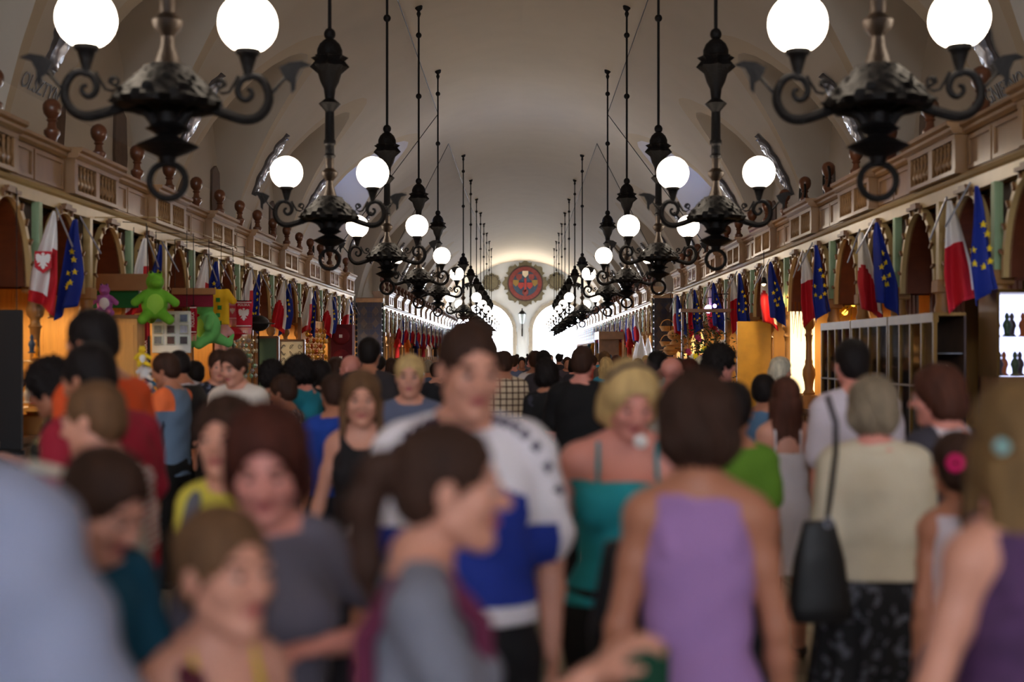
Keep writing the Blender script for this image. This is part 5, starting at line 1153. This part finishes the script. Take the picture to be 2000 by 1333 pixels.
# scarves
def scarf(px, py0, py1, Y, wpx, base, label, word=None, eagle=False):
    w_ = wpx*Y/F/2; h_ = (py1-py0)*Y/F; z = Z_at(py1, Y); e = empty('scarf', (X_at(px, Y), Y, z), 0, label, 'scarf', 'football scarves on display')
    MB().tube([(-w_, 0, h_), (w_, 0, h_)], .008, 6).tube([(0, 0, h_), (0, 0, 3.36-z), (-4.97-X_at(px, Y), 0, 3.38-z)], .006, 5).build('hanging_rod', iron, e)
    m = MB(); N = 10
    vs = []; fs = []
    for j in range(N+1):
        for i in range(5): vs.append((-w_+w_*.5*i, .012*math.sin(i*1.9+j*.5), h_*j/N))
    for j in range(N):
        for i in range(4): fs.append((j*5+i, j*5+i+1, (j+1)*5+i+1, (j+1)*5+i))
    m.add(vs, fs); c = m.build('knit', base, e); md = c.modifiers.new('s', 'SOLIDIFY'); md.thickness = .012
    m = MB()
    for i in range(12): x = -w_+w_*2*(i+.5)/12; m.tube([(x, 0, .0), (x+.01*math.sin(i), 0, -.10)], w_/16, 5)
    m.build('fringe', mat('fringe', (226, 150, 156), .8), e)
    for z0 in (.04, .92): MB().box(-w_*.96, w_*.96, -.032, -.022, h_*z0, h_*(z0+.035)).build('white_stripe', white_m, e)
    if eagle:
        m = MB(); m.m = Matrix.Translation((0, -.035, h_*.48))@Matrix.Scale(w_*.72, 4); m.prism(EAGLE, .02); m.build('white_eagle', white_m, e)
        t = text_mesh('lettering', 'POLSKA', w_*.42, white_m, e); t.location = (0, -.034, h_*.84); t.rotation_euler = (PI/2, 0, 0)
    else:
        t = text_mesh('lettering', word or 'POLSKA', w_*1.25, white_m, e); t.location = (0, -.034, h_*.5); t.rotation_euler = (PI/2, -PI/2, 0)
scarf(477, 588, 640, 19.4, 31, cloth((196, 30, 56)), 'broad red and white scarf with a white eagle', None, True)
scarf(455, 591, 624, 19.6, 15, cloth((214, 90, 110)), 'narrow red and white scarf left of the broad eagle scarf', None, True)
scarf(378, 598, 652, 17.3, 13, cloth((170, 20, 44)), 'narrow red scarf with white letters beside the magnets', 'POLSKA')
scarf(286, 618, 742, 15.9, 13, cloth((140, 14, 40)), 'long dark red scarf left of the magnet display', 'POLSKA')
for y0, y1, xx, sd in ((14.9, 20.9, -1, 'souvenir stall on the left'), (33.0, 35.5, 1, 'last near stall on the right')):
    e = empty('hanging_rail', (XL[xx], (y0+y1)/2, 3.33), 0, 'thin iron rail frame carrying wares in front of the '+sd, 'rail'); m = MB(); hl = (y1-y0)/2
    for d in (.48, .74): m.tube([(-xx*d, -hl, 0), (-xx*d, hl, 0)], .005, 6)
    for q in (-hl, 0, hl): m.tube([(xx*.02, q, 0), (-xx*.8, q, 0)], .006, 6)
    m.build('rails', pale, e)
# yellow shirt, pink shirt
def shirt_on_rack(px, py, Y, w_, h_, m, label):
    e = empty('hanging_shirt', (X_at(px, Y), Y, Z_at(py, Y)), 0, label, 'shirt', 'shirts hung out for sale')
    S = SDF(); S.loft([(-h_, w_*.5, .03, 0), (-h_*.3, w_*.46, .04, 0), (-.02, w_*.42, .03, 0)], V(0, 0, 0), np.eye(3), k=.02)
    for q in (-1, 1): S.cone((q*w_*.36, 0, -.05), (q*w_*.72, 0, -h_*.36), .035, .05, k=.02)
    vs, Q = S.mesh(.012); vs[:, 1] += .008*np.sin(vs[:, 0]*60); np_obj('shirt_cloth', vs, Q, m, e)
    MB().tube([(-w_*.35, 0, -.03), (0, 0, .05), (w_*.35, 0, -.03)], .006, 5).tube([(0, 0, .05), (0, 0, 3.36-e.location.z), (-4.97-X_at(px, Y), 0, 3.38-e.location.z)], .005, 5).build('hanger', iron, e)
shirt_on_rack(432, 563, 18.3, .24, .52, cloth((226, 176, 30)), 'yellow shirt hanging between the dragon and the scarves')
shirt_on_rack(432, 632, 18.8, .20, .40, cloth((206, 160, 170)), 'pale pink shirt hanging below the yellow shirt')
# caps and hats
def cap(px, py, Y, m, label, r=.10, hang=False):
    e = empty('cap', (X_at(px, Y), Y, Z_at(py, Y)), R.uniform(0, 6), label, 'hat', 'hats and caps for sale')
    MB().ell((0, 0, 0), (r, r, r*.75), 14, 8).build('crown', m, e); MB().lathe([(r*1.5, -.01), (r*1.5, .0), (r*.9, .02)], n=18).build('brim', m, e); MB().tube([(0, 0, 0), (0, 0, (3.32 if hang else 0)-e.location.z)], .012, 6).build('cord' if hang else 'stand', iron, e)
cap(455, 652, 19.3, red_m, 'red cap below the broad eagle scarf', .14); cap(505, 632, 20.2, black, 'black hat right of the eagle scarf', .17)
strw = mat('straw', (206, 150, 84), .7, var=.2, scale=30)
for i, (x, y) in enumerate(((1318, 655), (1332, 664), (1322, 674), (1310, 684), (1336, 680))):
    cap(x, y, 34.2, strw, 'straw hat, %s from the top of the cluster by the right tiled pier' % ORD[i], .2, True)
for i in range(4):
    e = empty('basket', (3.98, 35.2, 2.35-.42*i), .2, 'wicker basket, %s from the top of the rack by the right tiled pier' % ORD[i], 'basket', 'wicker baskets')
    MB().lathe([(.16, 0), (.22, .12), (.23, .14), (.20, .14), (.14, .02)], n=18).build('bowl', strw, e); MB().tube([(.2*math.cos(PI*j/10), 0, .12+.2*math.sin(PI*j/10)) for j in range(11)], .012, 6).build('handle', strw, e)
# trinket racks: hanging glittering items, one object each
def trinkets(label, grp, x, y0, y1, z0, z1, cols, nx, nz, sz=.05):
    base = {}
    for i in range(nx):
        for j in range(nz):
            c = R.choice(cols)
            if c not in base:
                m = MB(); m.tube([(0, 0, .0), (0, 0, sz*1.2)], .003, 4); m.lathe([(.004, 0), (sz*.35, -sz*.2), (sz*.5, -sz*.6), (sz*.25, -sz), (.004, -sz*1.2)], n=7)
                o = m.build('trinket', mat('trinket_%d_%d_%d' % c, c, .18, .5, .6)); base[c] = o
            else: o = base[c].copy(); col.objects.link(o)
            o.location = (x+R.uniform(-.05, .05), y0+(y1-y0)*(i+.5)/nx, z0+(z1-z0)*(j+.5)/nz); o.rotation_euler = (0, 0, R.uniform(0, 6)); tag(o, label, 'trinket', grp)
trinkets('small silvery trinket hanging on the glittering rack by the eagle scarf', 'silver trinkets', -4.72, 20.4, 22.6, 1.35, 2.05, [(220, 224, 230), (170, 220, 190), (200, 190, 200), (240, 236, 210)], 10, 8, .07)
trinkets('small golden trinket hanging in the stall behind the cream panel', 'golden trinkets', -4.78, 28.0, 31.0, 1.4, 2.4, [(230, 170, 60), (240, 200, 120), (190, 90, 40)], 10, 8, .1)
trinkets('amber coloured trinket on the shelf of the nearest left stall', 'amber trinkets', -5.5, 13.2, 15.6, 1.45, 1.5, [(210, 120, 40), (220, 190, 150), (120, 60, 40)], 9, 1, .1)
e, w_, h_ = board('bag_rack', 'dark red bags stacked on a rack near the left tiled pier', 646, 688, 634, 730, 32.5, cloth((92, 20, 30)), .5, 'rack', z0=.3)
for i in range(3): MB().ell((0, -.02, h_-.3-.55*i), (w_*.8, .12, .22), 16, 8).build('red_bag', cloth((110, 24, 34)), e); MB().box(-.04, .04, -.16, -.14, h_-.34-.55*i, h_-.26-.55*i).build('price_tag', white_m, e)
for nm_, x, y0, y1, z0, z1 in (('silvery', -4.80, 20.35, 22.65, 0, 2.15), ('golden', -4.86, 27.9, 31.1, 0, 2.5)):
    e = empty('trinket_rack', (x, (y0+y1)/2, 0), 0, 'upright wooden rack behind the %s trinkets on the left' % nm_, 'rack'); hl = (y1-y0)/2
    MB().box(-.02, .0, -hl, hl, .9, z1).build('rack_panel', pine, e, smooth=False)
    for q in (-1, 1): MB().box(-.04, .03, q*hl-.03, q*hl+.03, 0, z1+.03).build('post', oak_dk, e, smooth=False)
# figurines near the counter left
def figurine(loc, m, label, sc_=1.0):
    mm = MB(); mm.lathe([(.05, 0), (.055, .01), (.03, .03), (.035, .08), (.05, .12), (.04, .16), (.02, .19), (.028, .22), (.02, .25), (.004, .27)], n=12); o = mm.build('figurine', m); o.location = loc; o.scale = (sc_,)*3; return tag(o, label, 'figurine', 'figurines on the shelves')
for i, (px, py, c, n) in enumerate(((62, 690, (60, 80, 110), 'dark blue'), (70, 700, (236, 160, 50), 'orange'), (52, 788, (220, 210, 200), 'white'), (66, 790, (190, 30, 40), 'red'), (78, 786, (230, 220, 200), 'cream'), (76, 620, (120, 90, 60), 'bronze'), (100, 622, (170, 110, 50), 'copper'))):
    p = at(px, py, -4.95); figurine(p, mat('fig_'+n.replace(' ', '_'), c, .3), '%s figurine on a small shelf at the nearest left stall' % n, .7)
for nm_, py in (('upper', 702), ('lower', 793)):
    p = at(66, py+3, -4.95); e = empty('wall_shelf', (p.x, p.y, p.z-.03), 0, '%s narrow pine shelf at the nearest left stall' % nm_, 'shelf'); MB().box(-.25, .15, -.3, .3, 0, .03).build('shelf_board', pine, e, smooth=False)
    MB().box(-.22, -.19, -.02, .02, -.22, 0).build('bracket', pine, e)

# right side ------------------------------------------------------
Xr = 4.3
# brightly lit glass case at the right edge
xA, xB = X_at(1950, 11.05), X_at(2090, 11.05); zA, zB = Z_at(737, 11.05), Z_at(572, 11.05)
e = empty('lit_showcase', ((xA+xB)/2, 11.05, 0), 0, 'brightly lit white showcase with figurines at the right edge', 'showcase'); hw = (xB-xA)/2
MB().box(-hw, hw, .0, .42, .925, zA).build('cabinet_base', oak_dk, e, smooth=False); MB().box(-hw, hw, .43, .45, zA, zB).build('light_panel', emit('light_panel', (206, 214, 255), 2.2), e, smooth=False)
m = MB()
for q in (-1, 1): m.box(q*hw-.012, q*hw+.012, 0, .45, zA, zB)
m.box(-hw, hw, 0, .45, zB, zB+.03); m.build('frame', brass, e, smooth=False); MB().box(-hw, hw, .02, .42, zA+.33, zA+.345).build('glass_shelf', glass_mat(), e, smooth=False)
for i in range(14):
    figurine(((xA+.06+(i % 7)*.07), 11.2+.07*(i % 2), zA+.01 if i < 7 else zA+.35), mat('fig_dark%d' % (i % 3), [(70, 60, 70), (170, 90, 50), (60, 80, 60)][i % 3], .4), '%s small dark figurine on the %s shelf of the lit showcase' % (ORD[i % 7], 'lower' if i < 7 else 'upper'), .8)
# brass framed glass cabinets
for k in range(3):
    y0, y1 = 11.95+1.52*k, 13.43+1.52*k
    e = empty('glass_cabinet', (Xr-.28, (y0+y1)/2, 0), 0, 'dark brass framed glass cabinet, %s from the lit showcase' % ORD[k], 'cabinet', 'glass cabinets on the right'); hl = (y1-y0)/2
    MB().box(-.18, .12, -hl, hl, 0, .78).build('cabinet_base', oak_dk, e, smooth=False)
    m = MB()
    for q in range(5): y = -hl+.02+q*(2*hl-.04)/4; m.box(-.185, -.15, y-.016, y+.016, .78, 2.06)
    m.box(-.19, -.14, -hl, hl, 2.04, 2.10).box(-.185, -.15, -hl, hl, 1.42, 1.44).box(-.19, .12, -hl, hl, 2.10, 2.13).box(-.19, -.14, -hl, hl, .78, .82); m.build('brass_frame', brass, e, smooth=False)
    MB().box(-.170, -.164, -hl+.02, hl-.02, .82, 2.04).build('glass_pane', glass_mat(), e, smooth=False)
    for z in (1.12, 1.43, 1.74): MB().box(-.14, .1, -hl+.02, hl-.02, z, z+.012).build('shelf', mat('smoke', (70, 70, 66), .2), e, smooth=False)
    MB().box(.10, .12, -hl, hl, .78, 2.1).build('cabinet_back', darkin, e, smooth=False)
    for j in range(12):
        figurine((Xr-.30, y0+.12+.24*(j % 6), 1.135 if j < 6 else 1.445), mat('fig_gl%d' % (j % 3), [(180, 170, 150), (140, 140, 150), (170, 120, 60)][j % 3], .25), '%s figurine on the %s glass shelf of the %s glass cabinet' % (ORD[j % 6], 'lower' if j < 6 else 'middle', ORD[k]), .75)
# gold star lamps in the lit stall
gl = emit('gold_glow', (255, 190, 70), 3.0)
for i, (px, py, r_) in enumerate(((1655, 560, .10), (1668, 592, .14), (1650, 610, .12), (1672, 560, .09), (1662, 632, .12))):
    p = at(px, py, 4.75); e = empty('star_lamp', p, 0, 'glowing golden star ornament, %s in the lit right stall' % ORD[i], 'lamp', 'golden star ornaments')
    m = MB()
    for j in range(10): d = Vector((R.uniform(-1, 1), R.uniform(-1, 1), R.uniform(-1, 1))).normalized()*r_*1.6; m.tube([(0, 0, 0), tuple(d)], [.03, .003], 5)
    m.build('gold_rays', gold_m, e); MB().ell((0, 0, 0), (r_*.4,)*3, 10, 8).build('glowing_core', gl, e); MB().tube([(0, 0, 0), (0, 0, 3.35-p.z)], .004, 4).build('cord', iron, e)
# necklace display; its board glows in place of lamplight falling on it
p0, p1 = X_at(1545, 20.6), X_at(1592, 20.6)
e = empty('necklace_display', ((p0+p1)/2, 20.6, 1.1), 0, 'display of long hanging necklaces, board glow standing in for lamplight, between the turned columns', 'display'); hw = (p1-p0)/2
MB().box(-hw, hw, .03, .06, 0, 1.75).build('glow_board', emit('cream_glow', (255, 232, 180), 1.4), e, smooth=False); MB().box(-hw, hw, .02, .07, 1.75, 1.98).build('orange_header', mat('amber_board', (226, 140, 30), .5), e, smooth=False)
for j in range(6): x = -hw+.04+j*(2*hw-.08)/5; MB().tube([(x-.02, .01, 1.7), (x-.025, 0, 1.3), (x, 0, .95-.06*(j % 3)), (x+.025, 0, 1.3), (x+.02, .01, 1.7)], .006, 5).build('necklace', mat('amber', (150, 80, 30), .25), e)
e, w_, h_ = board('yellow_door', 'yellow wooden door leaf standing open at the right stalls', 1440, 1506, 628, 900, 22.0, mat('yellow_wood', (206, 150, 36), .45, var=.2, scale=5), .05, 'door', z0=0)
MB().ell((-w_+.07, -.03, 1.1), (.02, .02, .02), 8, 6).build('knob', brass, e)
MB().box(-w_+.08, w_-.08, -.012, 0, .2, 1.0).build('lower_panel', mat('yellow_wood', (206, 150, 36)), e, smooth=False)
lamp('l', at(1470, 560, 3.9)-Vector((0, 1.0, 0)), 45, (1, .75, .3), label='small lamp above the yellow wooden door leaf')
for i, (px, py) in enumerate(((1384, 604), (1396, 598))):
    p = at(px, py, 3.95); e = empty('spot_lamp', p, 0, 'violet white spot lamp, %s over the flower display' % ORD[i], 'lamp', 'violet spot lamps')
    MB().ell((0, 0, 0), (.09 if i == 0 else .04,)*3, 12, 8).build('bulb', emit('violet_bulb', (226, 170, 255), 9), e); MB().tube([(0, 0, .05), (0, .1, .25), (.3, .1, .25)], .012, 6).build('arm', iron, e)
# flower display
e = empty('flower_stand', (3.35, 23.4, 0), 0, 'dark wooden stand crowded with flowers and greenery, right middle', 'flower stand')
MB().box(-.42, .42, -.3, .3, 0, .9, bev=.02).build('base', darkin, e); 
for q in (-1, 1): MB().box(q*.4-.02, q*.4+.02, .2, .26, .9, 2.55).build('post', oak_dk, e)
MB().box(-.46, .46, .0, .3, 2.5, 2.56).build('top_board', oak_dk, e)
m = MB(); rr = random.Random(3)
for i in range(900):
    c = Vector((rr.gauss(0, .22), rr.gauss(0, .12), 1.75+rr.gauss(0, .33))); d = Vector((rr.uniform(-1, 1), rr.uniform(-1, 1), rr.uniform(-.6, 1))).normalized(); t = d.orthogonal().normalized()*.016; L = rr.uniform(.05, .10)
    m.add([tuple(c), tuple(c+d*L*.5+t), tuple(c+d*L), tuple(c+d*L*.5-t)], [(0, 1, 2, 3)])
o = m.build('greenery', mat('leaf_green', (30, 54, 26), .6, var=.3), e, smooth=False); o['kind'] = 'stuff'
flc = [((236, 214, 40), 'yellow'), ((230, 224, 220), 'white'), ((190, 40, 50), 'red'), ((236, 214, 40), 'yellow'), ((80, 140, 60), 'lime'), ((150, 40, 90), 'magenta')]
for i in range(26):
    c, n = flc[i % 6]; m = MB(); q = Vector((rr.uniform(-.38, .34), -.22+rr.uniform(-.08, .06), rr.uniform(1.25, 2.1)))
    for a in range(6): m.m = Matrix.Translation(q)@Matrix.Rotation(a*PI/3, 4, 'Y'); m.ell((.03, 0, 0), (.028, .014, .018), 6, 4)
    m.m = Matrix.Identity(4); m.build('blossom', cloth(c), e)
# kiosk and white veils beyond the pier on the right
e = empty('wooden_kiosk', (3.5, 52, 0), 0, 'dark brown wooden kiosk standing before the far right stalls', 'kiosk')
MB().box(-.5, .5, -1.5, 1.5, 0, .9).box(-.5, .5, -1.5, 1.5, 2.3, 2.6).build('body', oak_dk, e, smooth=False)
for a_ in (-1, 1):
    for b_ in (-1, 1): MB().box(a_*.46-.04, a_*.46+.04, b_*1.46-.04, b_*1.46+.04, .9, 2.3).build('post', oak_dk, e)
MB().box(-.4, .4, -.05, .05, .9, 2.3).build('back_panel', oak_dk, e, smooth=False)
for i, (px, py0) in enumerate(((1252, 655), (1266, 660), (1244, 668))):
    Y = 40+i*.5; S = SDF(); hh = 1.1; S.loft([(-hh, .22, .10, 0), (-.5, .14, .07, 0), (0, .03, .03, 0)], V(0, 0, 0), np.eye(3), k=.02); vs, Q = S.mesh(.025); az = np.arctan2(vs[:, 0], vs[:, 1]); vs[:, 0] *= 1+.12*np.sin(az*9); vs[:, 1] *= 1+.12*np.sin(az*9)
    o = np_obj('white_shawl', vs, Q, white_m); o.location = (X_at(px, Y), Y, Z_at(py0, Y)); MB().tube([(0, 0, -.05), (0, 0, -o.location.z)], .015, 6).build('stand_pole', iron, o); tag(o, 'white shawl hanging by the right tiled pier, %s of three' % ORD[i], 'shawl', 'white shawls')
# coloured clothes hung on the far stalls
for s, side in ((-1, 'left'), (1, 'right')):
    for i in range(8):
        c, n = [((200, 40, 40), 'red'), ((230, 120, 50), 'orange'), ((60, 60, 120), 'indigo'), ((140, 20, 40), 'wine'), ((220, 210, 200), 'white'), ((30, 30, 36), 'black'), ((200, 150, 60), 'mustard'), ((60, 110, 130), 'petrol')][i]
        Y = 48.5+4.2*i; e = empty('hanging_shirt', (XL[s]-s*.25, Y, 2.3), s*1.2, '%s garment hung out on the far %s stalls' % (n, side), 'shirt', 'garments on the far stalls')
        S = SDF(); S.loft([(-.75, .28, .05, 0), (0, .2, .04, 0)], V(0, 0, 0), np.eye(3), k=.02)
        for q in (-1, 1): S.cone((q*.17, 0, -.05), (q*.34, 0, -.3), .05, .06, k=.02)
        vs, Q = S.mesh(.03); np_obj('shirt_cloth', vs, Q, cloth(c), e)
